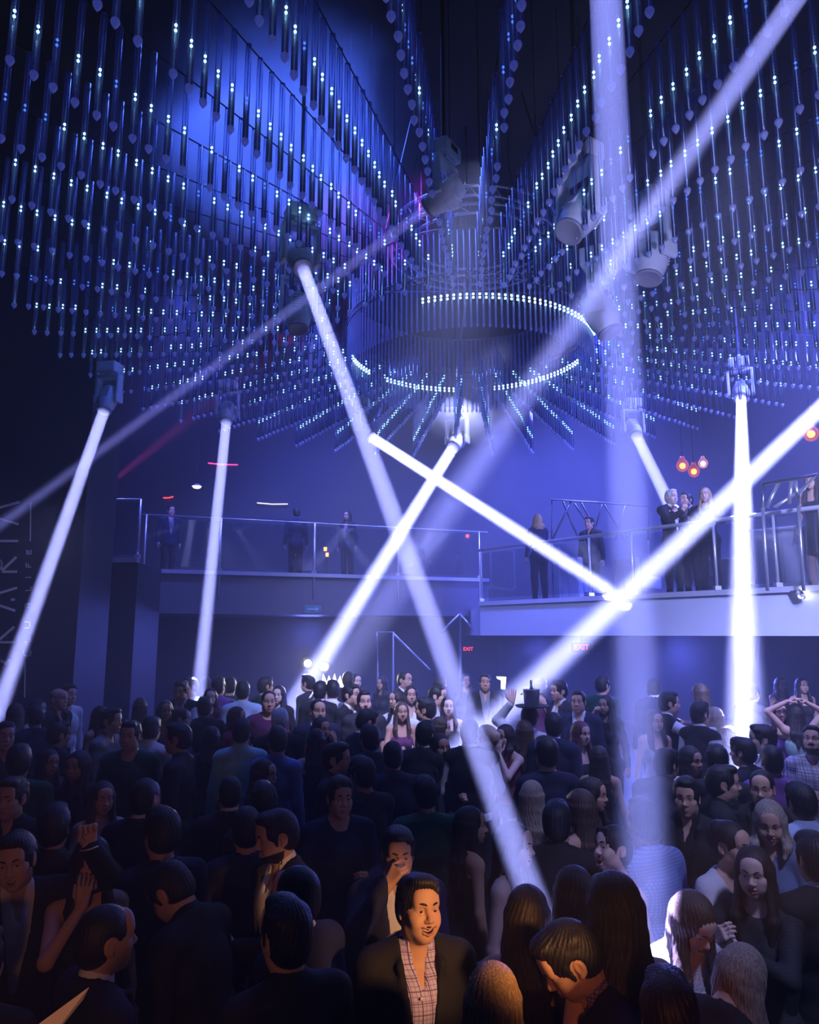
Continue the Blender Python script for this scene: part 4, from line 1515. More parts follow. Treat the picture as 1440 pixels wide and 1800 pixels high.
def pattern_mat(name, base, line, kind, sc=26.0, w=.16, line2=None):
    """Checks, stripes or dots printed on cloth."""
    m = bpy.data.materials.new(name); m.use_nodes = True
    nt = m.node_tree; b = nt.nodes['Principled BSDF']; N, L = nt.nodes.new, nt.links.new
    b.inputs['Roughness'].default_value = .8
    tc = N('ShaderNodeTexCoord'); sp = N('ShaderNodeSeparateXYZ'); L(tc.outputs['Object'], sp.inputs[0])

    def band(sock, s, wd):
        mu = N('ShaderNodeMath'); mu.operation = 'MULTIPLY'; mu.inputs[1].default_value = s; L(sock, mu.inputs[0])
        fr = N('ShaderNodeMath'); fr.operation = 'FRACT'; L(mu.outputs[0], fr.inputs[0])
        lt = N('ShaderNodeMath'); lt.operation = 'LESS_THAN'; lt.inputs[1].default_value = wd; L(fr.outputs[0], lt.inputs[0])
        return lt.outputs[0]
    col = None
    def mixin(prev, c, fac, amt=1.0):
        mx = N('ShaderNodeMix'); mx.data_type = 'RGBA'
        f = fac
        if amt < 1:
            mu = N('ShaderNodeMath'); mu.operation = 'MULTIPLY'; mu.inputs[1].default_value = amt; L(fac, mu.inputs[0]); f = mu.outputs[0]
        L(f, mx.inputs[0])
        if prev is None: mx.inputs[6].default_value = (*base, 1)
        else: L(prev, mx.inputs[6])
        mx.inputs[7].default_value = (*c, 1)
        return mx.outputs[2]
    ad = N('ShaderNodeMath'); ad.operation = 'ADD'; L(sp.outputs[0], ad.inputs[0])
    half = N('ShaderNodeMath'); half.operation = 'MULTIPLY'; half.inputs[1].default_value = .5; L(sp.outputs[1], half.inputs[0]); L(half.outputs[0], ad.inputs[1])
    if kind == 'check':
        col = mixin(None, line, band(ad.outputs[0], sc, w), 1)
        col = mixin(col, line, band(sp.outputs[2], sc, w), 1)
        col = mixin(col, line2 or line, band(ad.outputs[0], sc / 2.5, .10), 1)
        col = mixin(col, line2 or line, band(sp.outputs[2], sc / 2.5, .10), .8)
    elif kind == 'stripe':
        col = mixin(None, line, band(ad.outputs[0], sc, w), 1)
    else:
        a, c = band(ad.outputs[0], sc, w), band(sp.outputs[2], sc, w)
        mu = N('ShaderNodeMath'); mu.operation = 'MULTIPLY'; L(a, mu.inputs[0]); L(c, mu.inputs[1])
        col = mixin(None, line, mu.outputs[0], 1)
    L(col, b.inputs['Base Color'])
    return m


CM = dict(
    black=cloth_mat('black_cloth', (.016, .016, .017)), char=cloth_mat('charcoal_cloth', (.03, .03, .035)), navy=cloth_mat('navy_cloth', (.016, .02, .05)),
    white=cloth_mat('white_cloth', (.72, .72, .74)), cream=cloth_mat('white_knit', (.62, .62, .66), .9, 40, .3), blue=cloth_mat('blue_cloth', (.10, .18, .45)),
    ltblue=cloth_mat('light_blue_cloth', (.35, .45, .65)), denim=cloth_mat('denim', (.12, .17, .30)), teal=cloth_mat('pale_teal_cloth', (.30, .62, .62)),
    green=cloth_mat('pale_green_cloth', (.42, .62, .56)), purple=cloth_mat('purple_cloth', (.20, .08, .30)), plum=cloth_mat('plum_cloth', (.12, .03, .09)),
    wine=cloth_mat('wine_cloth', (.22, .03, .06)), pink=cloth_mat('pink_cloth', (.75, .12, .38)), grey=cloth_mat('grey_cloth', (.20, .20, .22)),
    brown=cloth_mat('brown_cloth', (.09, .05, .03)), red=cloth_mat('red_cloth', (.45, .06, .05)), jeans=cloth_mat('jeans', (.04, .055, .11)), dgreen=cloth_mat('green_cloth', (.012, .075, .045)),
    check=pattern_mat('checked_shirt', (.56, .52, .88), (.28, .20, .50), 'check', 62, .16, (.09, .05, .20)),
    smallcheck=pattern_mat('fine_checked_shirt', (.30, .24, .42), (.08, .06, .16), 'check', 70, .3, (.05, .03, .1)),
    plaid=pattern_mat('plaid_shirt', (.55, .52, .58), (.22, .2, .28), 'check', 40, .2, (.1, .1, .16)),
    dots=pattern_mat('dotted_blue_shirt', (.13, .20, .48), (.34, .42, .72), 'dot', 62, .45),
    stripe=pattern_mat('striped_blue_shirt', (.14, .26, .62), (.07, .13, .40), 'stripe', 42, .35),
    lace=pattern_mat('black_lace', (.012, .012, .014), (.03, .028, .032), 'dot', 75, .5),
    sequin=mat('silver_sequins', (.75, .70, .82), .3, .5, bump=(150, 1.0), var=.35, vscale=150),
)
SK = dict(
    light=mat('light_skin', (.60, .36, .26), .55, spec=.3, var=.06, vscale=30), mid=mat('tan_skin', (.48, .27, .18), .55, spec=.3, var=.06, vscale=30),
    pale=mat('pale_skin', (.66, .46, .38), .5, spec=.35, var=.05, vscale=30),
)
HM = dict(
    black=strand_mat('black_hair', (.008, .007, .008)), dark=strand_mat('dark_brown_hair', (.022, .014, .010)), brown=strand_mat('brown_hair', (.07, .04, .025)),
    blond=strand_mat('blond_hair', (.42, .27, .11)), ash=strand_mat('ash_blond_hair', (.32, .27, .22)), wine=strand_mat('red_brown_hair', (.12, .025, .03)),
    white=strand_mat('white_hair', (.7, .68, .66)), grey=strand_mat('grey_hair', (.25, .25, .26)),
)
LIPS = mat('lips', (.42, .14, .13), .4, spec=.4)
LIPSM = mat('pale_lips', (.46, .22, .17), .45, spec=.35)
LIPSD = mat('dark_red_lips', (.32, .04, .07), .35, spec=.4)
EYEW = mat('eye_white', (.62, .60, .58), .25)
IRIS = mat('dark_iris', (.03, .018, .012), .15)
TEETH = mat('teeth', (.75, .72, .66), .3)
MOUTHM = mat('mouth_inside', (.10, .02, .02), .6)

MESH_CACHE = {}
BROWS = {}
EYE = eye_mesh()
EYE.materials.append(EYEW)
EYE.materials.append(IRIS)


def pose_key(p): return repr(sorted(p.items()))


def person(head_px, label, z0=None, rot=0, sex='m', la='down', ra='down', yaw=0, pitch=0, roll=0, lean=0, side=0, twist=0, fat=1.0,
           top='jacket', bottom='trousers', hair='short', smile=0, mouth=0, beard=False, jaw=1.0, sleeve=None, scale=1.0,
           cols=('black', 'white', 'black'), skin='light', hcol='black', res=.016, hres=.0085, handres=.010, Y=None, group=None, seed=0, lips=None, sm=1, cat='person', frown=0, gaze=0):
    """A person whose head is seen at head_px. rot turns the whole figure (0 faces the photographer's place, + turns to the right of the picture)."""
    pk = dict(sex=sex, la=la, ra=ra, yaw=yaw, pitch=pitch, roll=roll, lean=lean, side=side, twist=twist, fat=fat)
    ps = Pose(**pk)
    key = repr((sorted(pk.items(), key=str), top, bottom, hair, smile, mouth, beard, jaw, sleeve, res, hres, seed))
    if key not in MESH_CACHE:
        b = body_meshes(key, ps, top, bottom, hair, res, hres, handres, smile, mouth, beard, jaw, sleeve, seed)
        V, Q, mi = b['body']
        if hres < .0055:
            mi[(mi == 2) | (mi == 3) | (mi == 4)] = 0
            mi[mi == 5] = 7
        skinm = [SK['light'], LIPS, EYEW, IRIS, HM['black'], TEETH, HM['black'], MOUTHM]
        ent = dict(body=np_mesh('body', V, Q, skinm, mi), garments=[(n, np_mesh(n, v, q, [CM['black']], None, sm)) for n, (v, q) in b['garments']])
        if 'hair' in b: ent['hair'] = np_mesh('hair', b['hair'][0], b['hair'][1], [HM['black']])
        MESH_CACHE[key] = ent
    ent = MESH_CACHE[key]
    hc = Vector([float(v) for v in ps.hc]) * scale
    rz = R(rot) - math.atan((head_px[0] - W / 2) / F)
    rh = Matrix.Rotation(rz, 3, 'Z') @ hc
    if Y is None:
        hp = PF(head_px[0], head_px[1], rh.z)
        z0 = hp.z - rh.z
    else:
        hp = P(head_px[0], head_px[1], Y)
        z0 = hp.z - rh.z
    t = empty('person', label, cat, (hp.x - rh.x, hp.y - rh.y, z0), rz, group)
    t.scale = (scale,) * 3

    def child(name, me, mats):
        o = bpy.data.objects.new(name, me)
        C.objects.link(o)
        o.parent = t
        for i, m in mats.items():
            o.material_slots[i].link = 'OBJECT'
            o.material_slots[i].material = m
        return o
    child('body', ent['body'], {0: SK[skin], 1: lips or (LIPS if sex == 'f' else LIPSM), 4: HM[hcol if hcol not in ('blond', 'white', 'ash') else 'brown'], 6: HM[hcol]})
    cols = list(cols)
    cmap = dict(jacket=0, waistcoat=0, shirt=1 if top in ('jacket', 'suit', 'vest') else 0, t_shirt=0, sweater=0, blouse=0, dress=0, tank_top=0, trousers=2, skirt=2, shoes=None)
    for n, me in ent['garments']:
        ci = cmap.get(n, 0)
        m = CM['black'] if ci is None else CM[cols[ci]]
        child(n, me, {0: m})
    if hres < .0055:
        if frown not in BROWS: BROWS[frown] = {sd: brow_mesh(sd, frown) for sd in (1, -1)}
        for me in BROWS[frown].values():
            if not me.materials: me.materials.append(HM['black'])
        Hm = Matrix([[float(v) for v in r_] for r_ in ps.HR]).to_4x4()
        for sd in (1, -1):
            pe = ps.Lh_at(sd * .0315, -.0785, .004)
            o = bpy.data.objects.new('eye', EYE); C.objects.link(o); o.parent = t
            o.matrix_basis = Matrix.Translation(pe) @ Hm @ Matrix.Rotation(R(gaze), 4, 'Z') @ Matrix.Scale(ps.sc, 4)
            o = bpy.data.objects.new('eyebrow', BROWS[frown][sd]); C.objects.link(o); o.parent = t
            o.matrix_basis = Matrix.Translation(ps.Lh_at(0, 0, 0)) @ Hm @ Matrix.Scale(ps.sc, 4)
            o.material_slots[0].link = 'OBJECT'
            o.material_slots[0].material = HM[hcol if hcol not in ('blond', 'white', 'ash') else 'brown']
    if hres < .0055 and (smile or mouth):
        o = bpy.data.objects.new('teeth', teeth_mesh(smile, mouth)); C.objects.link(o); o.parent = t
        o.matrix_basis = Matrix.Translation(ps.Lh_at(0, 0, 0)) @ Hm @ Matrix.Scale(ps.sc, 4)
    if 'hair' in ent: child('hair', ent['hair'], {0: HM[hcol]})
    t_world = Matrix.Translation(t.location) @ Matrix.Rotation(rz, 4, 'Z') @ Matrix.Diagonal((scale, scale, scale, 1))
    return t, ps, t_world
# ------------------------------------------------------------------ the people
FINE = dict(res=.013, hres=.0032, handres=.0045)
MIDR = dict(res=.015, hres=.005, handres=.006)
FARR = dict(res=.018, hres=.0075, handres=.009)
PLACED = []


def who(px, label, tier=MIDR, **k):
    kw = dict(tier); kw.update(k)
    if kw.get('sex') == 'f' and 'scale' not in kw: kw['scale'] = .94
    r = person(px, label, **kw)
    PLACED.append((px[0], px[1], r[0].location.x, r[0].location.y))
    return r


def in_hand(ps, tw, sd, off=.075, up=.0):
    """Where the closed hand holds something, in the hall."""
    sh, el, w, f, n, curl = ps.arm[sd]
    p = w + f * off + n * .028
    return tw @ Vector([float(v) for v in p]) + Vector((0, 0, up))


GLASSM = clear_mat('drinking_glass', (.88, .92, .96), .4, .05, diff=.12)
DRINK = clear_mat('pale_drink', (.55, .6, .75), .3, .05, diff=.1)


def tumbler(p, label, h=.12, r=.033, tiltv=None, group='drinking glasses in hands'):
    t = empty('drinking_glass', label, 'glass', p, 0, None)
    if tiltv: t.rotation_euler = tiltv
    b = MB(); b.smooth = True
    b.lathe([(r * .78, -h / 2), (r, h / 2), (r * .93, h / 2), (r * .72, -h / 2 + .01), (1e-6, -h / 2 + .01)], 18)
    b.build('glass', GLASSM, t)
    b = MB(); b.smooth = True
    b.lathe([(1e-6, -h / 2 + .012), (r * .70, -h / 2 + .012), (r * .84, h * .15), (1e-6, h * .15)], 18)
    b.build('drink', DRINK, t)
    return t


# --- nearest people, along the bottom of the picture
_, ps, tw = who((736, 1597), 'smiling man in a black jacket and purple checked shirt, warm light on his face', FINE, rot=14, yaw=12, pitch=-10, roll=5, lean=2,
                top='jacket', cols=('black', 'check', 'black'), hair='short', smile=1.15, mouth=.25, scale=1.0, skin='light', jaw=1.1, fat=1.08, hres=.0024, seed=1)
mb = MB()
for i in range(4):                                              # buttons of his shirt
    p = ps.up((-.012, -.138 + .014 * i * .3, 1.36 - .07 * i))
    mb.ball([float(v) for v in p], .006, 8, 4)
# the man's own part
ob = mb.build('shirt_buttons', CM['white'], bpy.data.objects['person'])
who((1002, 1688), 'man in a dark jacket and fine checked collar looking down, reddish light on his face', FINE, rot=-62, yaw=-12, pitch=28, lean=10,
    top='jacket', cols=('navy', 'smallcheck', 'black'), hair='short', scale=1.0, seed=2)
who((868, 1764), 'woman with long straight blond hair seen from behind at the bottom of the picture', FINE, rot=172, sex='f', top='dress', cols=('black',) * 3, hair='long', hcol='blond', scale=.965, bottom=None, seed=3)
who((1080, 1598), 'woman with long dark glossy hair seen from behind, below the laughing woman', FINE, rot=205, sex='f', top='tank', cols=('black', 'black', 'black'), hair='long', hcol='black', scale=1.06, seed=4)
who((1219, 1622), 'woman in a glittering silver jacket looking down, light brown hair parted in the middle', FINE, rot=34, yaw=8, pitch=22, lean=8, sex='f', top='sweater', cols=('sequin', 'white', 'black'), hair='longwave', hcol='brown',
    la='low', ra='low', skin='pale', scale=.95, seed=5)
who((1326, 1534), 'woman in a black lace top with an anguished look, hands held together in front', FINE, rot=-14, yaw=6, pitch=2, sex='f', la=((-.03, -.29, 1.35), (.9, .1, -.8), (-.75, -.25, .5), (-.2, .9, -.2), 45), ra=((.12, -.30, 1.37), (.9, .1, -.8), (-.5, -.35, .6), (-.3, .85, -.2), 50), top='sweater', cols=('lace', 'white', 'black'), hair='long', hcol='dark', mouth=.35,
    skin='pale', scale=.97, seed=6, hres=.0028, lips=LIPSD, frown=.55)
who((1286, 1487), 'smiling woman in a loose white knit cardigan behind the woman in lace', FINE, rot=45, yaw=12, sex='f', top='blouse', cols=('cream', 'white', 'black'), hair='bun', hcol='dark', smile=1, mouth=.2, ra='hold', skin='light', scale=1.0, seed=7)
who((1354, 1447), 'woman with shoulder length ash blond hair in a denim shirt, looking down', FINE, rot=-8, yaw=8, pitch=10, sex='f', top='shirt', cols=('denim', 'white', 'jeans'), hair='bob', hcol='ash', la='hold', skin='light', scale=1.0, smile=.5, seed=8)
who((1434, 1512), 'man in a black suit with white collar at the right edge, seen from behind', FINE, rot=-142, yaw=-10, top='suit', cols=('black', 'white', 'black'), hair='short', seed=9)
who((1300, 1722), 'woman with tousled grey blond hair leaning away at the lower right corner', FINE, rot=165, pitch=22, lean=24, side=-14, sex='f', top='sweater', cols=('char', 'white', 'black'), hair='longwave', hcol='ash', scale=.95, seed=10)
who((1176, 1790), 'dark haired man filling the bottom right, seen from behind in the dark', FINE, rot=188, top='jacket', cols=('black', 'white', 'black'), hair='short', scale=.98, seed=11)
who((1077, 1493), 'laughing woman with short dark fringe and a pink top, head thrown back', FINE, rot=-48, yaw=-4, pitch=-12, roll=-8, sex='f', top='tank', cols=('pink', 'white', 'black'), hair='bangs', hcol='black', smile=1, mouth=1, skin='pale', scale=.98, seed=12)
who((906, 1487), 'woman in profile with red lips in the end of the long crossing beam', FINE, rot=68, sex='f', top='tank', cols=('black', 'white', 'black'), hair='long', hcol='black', skin='pale', mouth=.3, scale=.98, lips=LIPSD, seed=13)
who((1134, 1447), 'man in a dotted blue shirt standing in the broad vertical beam, seen from behind', FINE, rot=-128, yaw=-18, top='shirt', cols=('dots', 'white', 'black'), hair='short', hcol='black', scale=1.03, fat=1.1, seed=14)
_, ps, tw = who((700, 1500), 'man drinking from a glass behind the smiling man', FINE, rot=6, pitch=4, top='jacket', cols=('navy', 'white', 'black'), hair='short', ra='mouth', scale=1.0, seed=15)
tumbler(in_hand(ps, tw, -1, .07), 'glass at the lips of the drinking man', .10, .03)
_, ps, tw = who((486, 1470), 'bearded man in a dark jacket and white collar looking down to the left', FINE, rot=-58, yaw=-14, pitch=10, top='jacket', cols=('black', 'white', 'black'), hair='short', hcol='dark', beard=True, la='hold', scale=1.03, seed=16)
tumbler(in_hand(ps, tw, 1, .07), 'glass held in the hand of the bearded man', .12, .032)
_, ps, tw = who((28, 1513), 'man at the left edge with open mouth, his fist raised beside his head', FINE, rot=6, yaw=-22, pitch=4, roll=-6, top='jacket', cols=('black', 'white', 'black'), hair='short', la='fist', mouth=.5, scale=1.02, seed=17)
b = MB(); b.smooth = True
sh, el, w, f, n, cu = ps.arm[1]
wv = Vector([float(v) for v in w]); fv = Vector([float(v) for v in f])
x_ = fv.orthogonal().normalized(); y_ = fv.cross(x_)
b.tube([wv - fv * .005 + (x_ * math.cos(a) + y_ * math.sin(a)) * .040 for a in [2 * PI * i / 20 for i in range(20)]], .0045, 6, True)
o = b.build('bracelet', M['steel'], bpy.data.objects[_.name])
who((161, 1518), 'woman with long dark hair and hand at her chin in the dark lower left', FINE, rot=8, yaw=4, sex='f', ra='face', top='tank', cols=('black', 'black', 'black'), hair='long', hcol='dark', scale=.99, seed=18)
who((300, 1568), 'man bending down with only ear and cheek lit in the dark lower left', FINE, rot=-128, pitch=26, lean=18, top='jacket', cols=('black', 'black', 'black'), hair='short', scale=1.0, seed=19)
who((929, 1612), 'woman with long brown hair stretching one bare arm to the left', FINE, rot=168, sex='f', la='side', top='tank', cols=('black', 'black', 'black'), hair='long', hcol='dark', scale=.98, seed=20)
who((1010, 1575), 'woman with dark hair seen from behind, left of the laughing woman', FINE, rot=196, sex='f', top='sweater', cols=('black', 'black', 'black'), hair='long', hcol='black', scale=.99, seed=21)

# white card held at the lower left
p = P(96, 1792, 2.0)
t = empty('menu_card', 'folded white card tilted at the bottom left corner', 'card', p)
mb = MB()
q = [Vector((-.05, 0, -.02)), Vector((.06, .05, .05)), Vector((.045, .055, .02)), Vector((-.03, .01, -.075))]
up_ = Vector((.0, -.002, .002))
mb.add(q + [v + up_ for v in q], [(0, 1, 2, 3), (7, 6, 5, 4), (0, 4, 5, 1), (1, 5, 6, 2), (2, 6, 7, 3), (3, 7, 4, 0)])
mb.build('card', M['paper'], t)
who((-40, 1700), 'person in a dark jacket at the lower left corner holding the white card', MIDR, rot=150, ra='low', top='jacket', cols=('black', 'black', 'black'), hair='short', scale=.95, seed=22)

# --- right half of the floor
who((936, 1402), 'woman with long blond hair and black top seen from behind, middle of the crowd', rot=165, sex='f', top='tank', cols=('black', 'white', 'black'), hair='long', hcol='ash', seed=1)
who((828, 1452), 'woman with bare back and long dark hair in profile left of the long beam', rot=118, yaw=-30, sex='f', top='tank', cols=('black', 'white', 'black'), hair='back', hcol='dark', seed=2)
who((980, 1448), 'dark haired man in a dark jacket from behind, right of the blond woman in black', rot=175, cols=('black', 'black', 'black'), seed=3)
who((1043, 1398), 'woman with wavy dark hair turned right, left of the broad vertical beam', rot=70, sex='f', top='sweater', cols=('plum', 'white', 'black'), hair='longwave', hcol='dark', seed=4)
who((1208, 1402), 'man with glasses and thick dark hair in a black coat, right of the vertical beam', rot=-18, yaw=10, cols=('black', 'black', 'black'), hair='messy', seed=5)
who((1272, 1378), 'dark haired man in profile in a black jacket before the white vertical beam', rot=100, cols=('black', 'black', 'black'), hair='short', seed=6)
who((1340, 1387), 'close cropped man in a dark jacket facing the camera below the white beam', rot=-6, cols=('black', 'black', 'black'), hair='crop', seed=7)
who((1408, 1412), 'man with dark hair and a light blue shirt at the right, back turned', rot=-150, top='shirt', cols=('ltblue', 'white', 'black'), hair='short', seed=8)
who((1215, 1338), 'woman with lit hair and white sleeve beneath the two waiters', rot=40, yaw=10, sex='f', top='blouse', cols=('white', 'white', 'black'), hair='longwave', hcol='dark', seed=9)
who((1172, 1345), 'man bending toward the woman with the white sleeve, dark coat', rot=150, lean=14, cols=('char', 'black', 'black'), hair='short', seed=10)
who((922, 1287), 'woman with bare arms, black tank top and white skirt, back turned', rot=184, sex='f', top='tank', cols=('black', 'white', 'white'), bottom='skirt', hair='back', hcol='brown', skin='pale', seed=11)
who((973, 1277), 'man in a navy suit seen from behind beside the woman in the white skirt', rot=165, yaw=20, cols=('navy', 'white', 'navy'), hair='short', top='suit', seed=12)
who((1022, 1290), 'woman with red brown hair and arms crossed, pale skirt', rot=40, sex='f', la='cross', ra='cross', top='tank', cols=('black', 'white', 'white'), bottom='skirt', hair='longwave', hcol='wine', skin='pale', seed=13)
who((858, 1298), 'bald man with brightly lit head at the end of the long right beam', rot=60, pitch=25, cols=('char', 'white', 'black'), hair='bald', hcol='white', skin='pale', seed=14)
who((888, 1296), 'woman with her hand over her face beside the bright bald head', rot=-40, sex='f', la='face', ra='face', top='tank', cols=('wine', 'white', 'black'), hair='bob', hcol='dark', skin='pale', seed=15)
who((826, 1288), 'big man in a black waistcoat and white sleeves seen from behind at the beam crossing', rot=170, top='vest', ra='low', cols=('black', 'white', 'black'), hair='crop', fat=1.12, scale=1.03, seed=16)
_, ps, tw = who((932, 1262), 'waiter in white jacket carrying a tray with an ice bucket above the heads', rot=165, la='tray', top='shirt', cols=('white', 'white', 'black'), hair='short', seed=17)
pt = P(935, 1243, _.location.y - .12)
tr = empty('serving_tray', 'round dark tray held up by the waiter with the ice bucket', 'tray', pt)
b = MB(); b.smooth = True
b.lathe([(1e-6, 0), (.155, 0), (.175, .018), (.170, .020), (.152, .006), (1e-6, .006)], 28)
b.build('tray', M['dsteel'], tr)
bk = empty('ice_bucket', 'shiny steel ice bucket standing on the raised tray', 'bucket', pt + Vector((0, 0, .008)))
b = MB(); b.smooth = True
b.lathe([(1e-6, 0), (.075, 0), (.085, .16), (.092, .17), (.088, .172), (.08, .165), (.072, .012), (1e-6, .012)], 24)
b.build('bucket', M['steel'], bk)
b = MB(); b.smooth = True
for s in (-1, 1): b.tube([(s * .085, -.03, .13), (s * .105, -.02, .12), (s * .105, .02, .12), (s * .085, .03, .13)], .006, 6)
b.build('handle', M['steel'], bk)
b = MB(); b.smooth = True
b.lathe([(.03, .02), (.033, .14), (.012, .20), (.013, .26), (1e-6, .262)], 12)
o = b.build('bottle', clear_mat('bottle_glass', (.2, .3, .25), .4, .06, diff=.15), None, pt + Vector((0, 0, .010)))
tag(o, 'bottle standing in the steel ice bucket', 'bottle')
who((1177, 1237), 'waiter in white shirt and black waistcoat stretching an arm to the right', rot=105, ra='out', top='vest', cols=('black', 'white', 'black'), hair='short', seed=18)
who((1232, 1256), 'waiter in white shirt and black waistcoat with arm down, right of the other waiter', rot=140, top='vest', cols=('black', 'white', 'black'), hair='short', seed=19)
who((1258, 1262), 'woman with very long blond hair beside the waiters', rot=185, sex='f', top='dress', bottom=None, cols=('char', 'white', 'black'), hair='back', hcol='ash', seed=20)
who((1372, 1252), 'smiling woman in a dark top facing the camera, behind the woman in pale green', rot=10, sex='f', top='tank', cols=('purple', 'white', 'black'), hair='long', hcol='dark', smile=1, mouth=.2, seed=21)
who((1398, 1256), 'woman in a pale green dress with arms lifted, back turned', rot=200, sex='f', la='head', ra='head', top='dress', bottom=None, cols=('green', 'white', 'black'), hair='longwave', hcol='dark', seed=22)
who((1430, 1303), 'bearded man in a plaid shirt at the right edge looking up', rot=-10, pitch=-14, top='shirt', cols=('plaid', 'white', 'black'), hair='short', hcol='dark', beard=True, la='hold', seed=23)
who((1340, 1300), 'man lit white by the vertical beam, in profile to the left', rot=-80, top='shirt', cols=('white', 'white', 'black'), hair='short', hcol='dark', ra='hold', skin='pale', seed=24)
who((1357, 1338), 'man in a purple shirt seen from behind next to the white beam', rot=-165, top='shirt', cols=('purple', 'white', 'black'), hair='crop', seed=25)
who((1152, 1268), 'woman with dark hair in a grey dress behind the vertical beam', rot=30, sex='f', top='dress', bottom=None, cols=('grey', 'white', 'black'), hair='long', hcol='dark', seed=26)

# --- middle
who((748, 1292), 'man in a dark jacket seen from behind, left of the big waistcoated man', rot=160, cols=('char', 'white', 'black'), hair='short', seed=1)
who((776, 1281), 'woman with brown hair, lit face in profile to the right', rot=85, sex='f', top='tank', cols=('black', 'white', 'black'), hair='long', hcol='brown', skin='pale', seed=2)
who((774, 1314), 'woman with long dark hair and a dark dress facing the camera below the lit profile', rot=28, sex='f', top='dress', bottom=None, cols=('black', 'white', 'black'), hair='long', hcol='black', la='hold', seed=3)
who((425, 1288), 'man in a pale teal shirt seen from behind, left of the striped shirt', rot=172, top='shirt', cols=('teal', 'white', 'black'), hair='short', seed=4)
who((488, 1303), 'man in a blue striped shirt turned right', rot=150, yaw=38, top='shirt', cols=('stripe', 'white', 'black'), hair='short', hcol='dark', seed=5)
who((465, 1362), 'woman with long dark hair turned right in front of the striped shirt', rot=60, sex='f', top='sweater', cols=('black', 'white', 'black'), hair='long', hcol='dark', seed=6)
who((592, 1335), 'man in dark clothes with face half lit, turned right', rot=75, cols=('char', 'black', 'black'), hair='short', seed=7)
who((650, 1300), 'man with a dark jacket and blue shirt, back turned, beneath the man in white', rot=200, cols=('navy', 'blue', 'black'), hair='short', seed=8)
who((556, 1303), 'woman with long black hair seen from behind beneath the beam end', rot=180, sex='f', top='tank', cols=('black', 'white', 'black'), hair='long', hcol='black', seed=9)
who((638, 1362), 'man in a dark sweater holding a pale cup, back turned', rot=-150, ra='hold', top='sweater', cols=('char', 'white', 'black'), hair='short', seed=10)
who((690, 1330), 'big man with dark blue shirt in the shade, back turned', rot=190, top='shirt', cols=('navy', 'white', 'black'), hair='crop', fat=1.1, seed=11)
who((417, 1262), 'laughing woman with brown hair and lit cheek left of the teal shirt', rot=60, sex='f', top='sweater', cols=('wine', 'white', 'black'), hair='bob', hcol='brown', smile=1, mouth=.3, seed=12)
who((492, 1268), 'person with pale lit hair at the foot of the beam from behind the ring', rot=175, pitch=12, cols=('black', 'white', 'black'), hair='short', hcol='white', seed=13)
who((565, 1282), 'woman in an orange red top with lit face beneath the beam end', rot=35, sex='f', top='tee', cols=('red', 'white', 'black'), hair='bob', hcol='dark', la='face', seed=14)
who((645, 1270), 'man with dark hair bending, ear lit, left of the crouched pair', rot=120, pitch=20, cols=('navy', 'white', 'black'), hair='short', seed=15)

# --- back rows on the raised floor
who((585, 1214), 'man in a bright white shirt looking over his shoulder to the right', FARR, rot=140, yaw=50, top='shirt', cols=('white', 'white', 'black'), hair='short', smile=.5, hres=.006)
who((617, 1222), 'man in a dark suit leaning right beside the man in white', FARR, rot=60, top='suit', cols=('black', 'white', 'black'), hair='short', seed=1)
who((641, 1234), 'smiling man in a dark t-shirt facing the camera, middle back row', FARR, rot=8, top='tee', cols=('char', 'white', 'black'), hair='short', smile=1, mouth=.1)
who((626, 1198), 'woman with lit face under the crown sign', FARR, rot=30, sex='f', top='tank', cols=('cream', 'white', 'black'), hair='long', hcol='dark', skin='pale')
who((563, 1216), 'dark suited man seen from behind left of the man in white', FARR, rot=170, top='suit', cols=('black', 'white', 'black'), hair='short', seed=2)
who((370, 1226), 'woman with long dark hair and purple top facing the camera near the steep left beam', FARR, rot=0, sex='f', la='hold', top='sweater', cols=('plum', 'white', 'black'), hair='long', hcol='black', skin='pale', hres=.006)
who((384, 1208), 'man in a purple shirt behind the woman with long dark hair', FARR, rot=160, top='shirt', cols=('purple', 'white', 'black'), hair='short', seed=3)
who((318, 1214), 'waiter with black waistcoat and tie over a white shirt, left of the steep beam', FARR, rot=-22, pitch=15, top='vest', cols=('black', 'white', 'black'), hair='short', la='low', ra='low', hres=.006)
who((320, 1264), 'woman with lit profile crouched before the waiter with tie', FARR, rot=75, sex='f', top='sweater', cols=('navy', 'white', 'black'), hair='bun', hcol='dark', la='hold', skin='pale')
who((266, 1284), 'man in a white shirt seen from behind, left of the crouched woman', FARR, rot=160, lean=10, top='shirt', cols=('white', 'white', 'black'), hair='short', seed=4)
who((427, 1216), 'man in a light blue shirt seen from behind in the back row', FARR, rot=175, top='shirt', cols=('ltblue', 'white', 'black'), hair='short', seed=5)
who((472, 1234), 'broad faced man in a dark purple jumper, back row left of the beam', FARR, rot=8, top='sweater', cols=('plum', 'white', 'black'), hair='crop', jaw=1.1, fat=1.1)
who((490, 1222), 'woman with a round pale face left of the diagonal beam', FARR, rot=-20, sex='f', top='sweater', cols=('black', 'white', 'black'), hair='long', hcol='black', skin='pale')
who((722, 1222), 'woman in a white cardigan over black at the centre back', FARR, rot=12, sex='f', top='blouse', cols=('white', 'white', 'black'), hair='long', hcol='dark')
who((770, 1224), 'man in a plain white shirt turned right, centre back', FARR, rot=70, top='shirt', cols=('white', 'white', 'black'), hair='short', seed=6)
who((788, 1242), 'woman with long dark hair in a dark dress beside the plain white shirt', FARR, rot=5, sex='f', top='dress', bottom=None, cols=('black', 'white', 'black'), hair='long', hcol='black', skin='pale')
who((1017, 1234), 'man in a dark suit and white collar facing the camera, back right', FARR, rot=-12, top='suit', cols=('navy', 'white', 'black'), hair='short', seed=7)
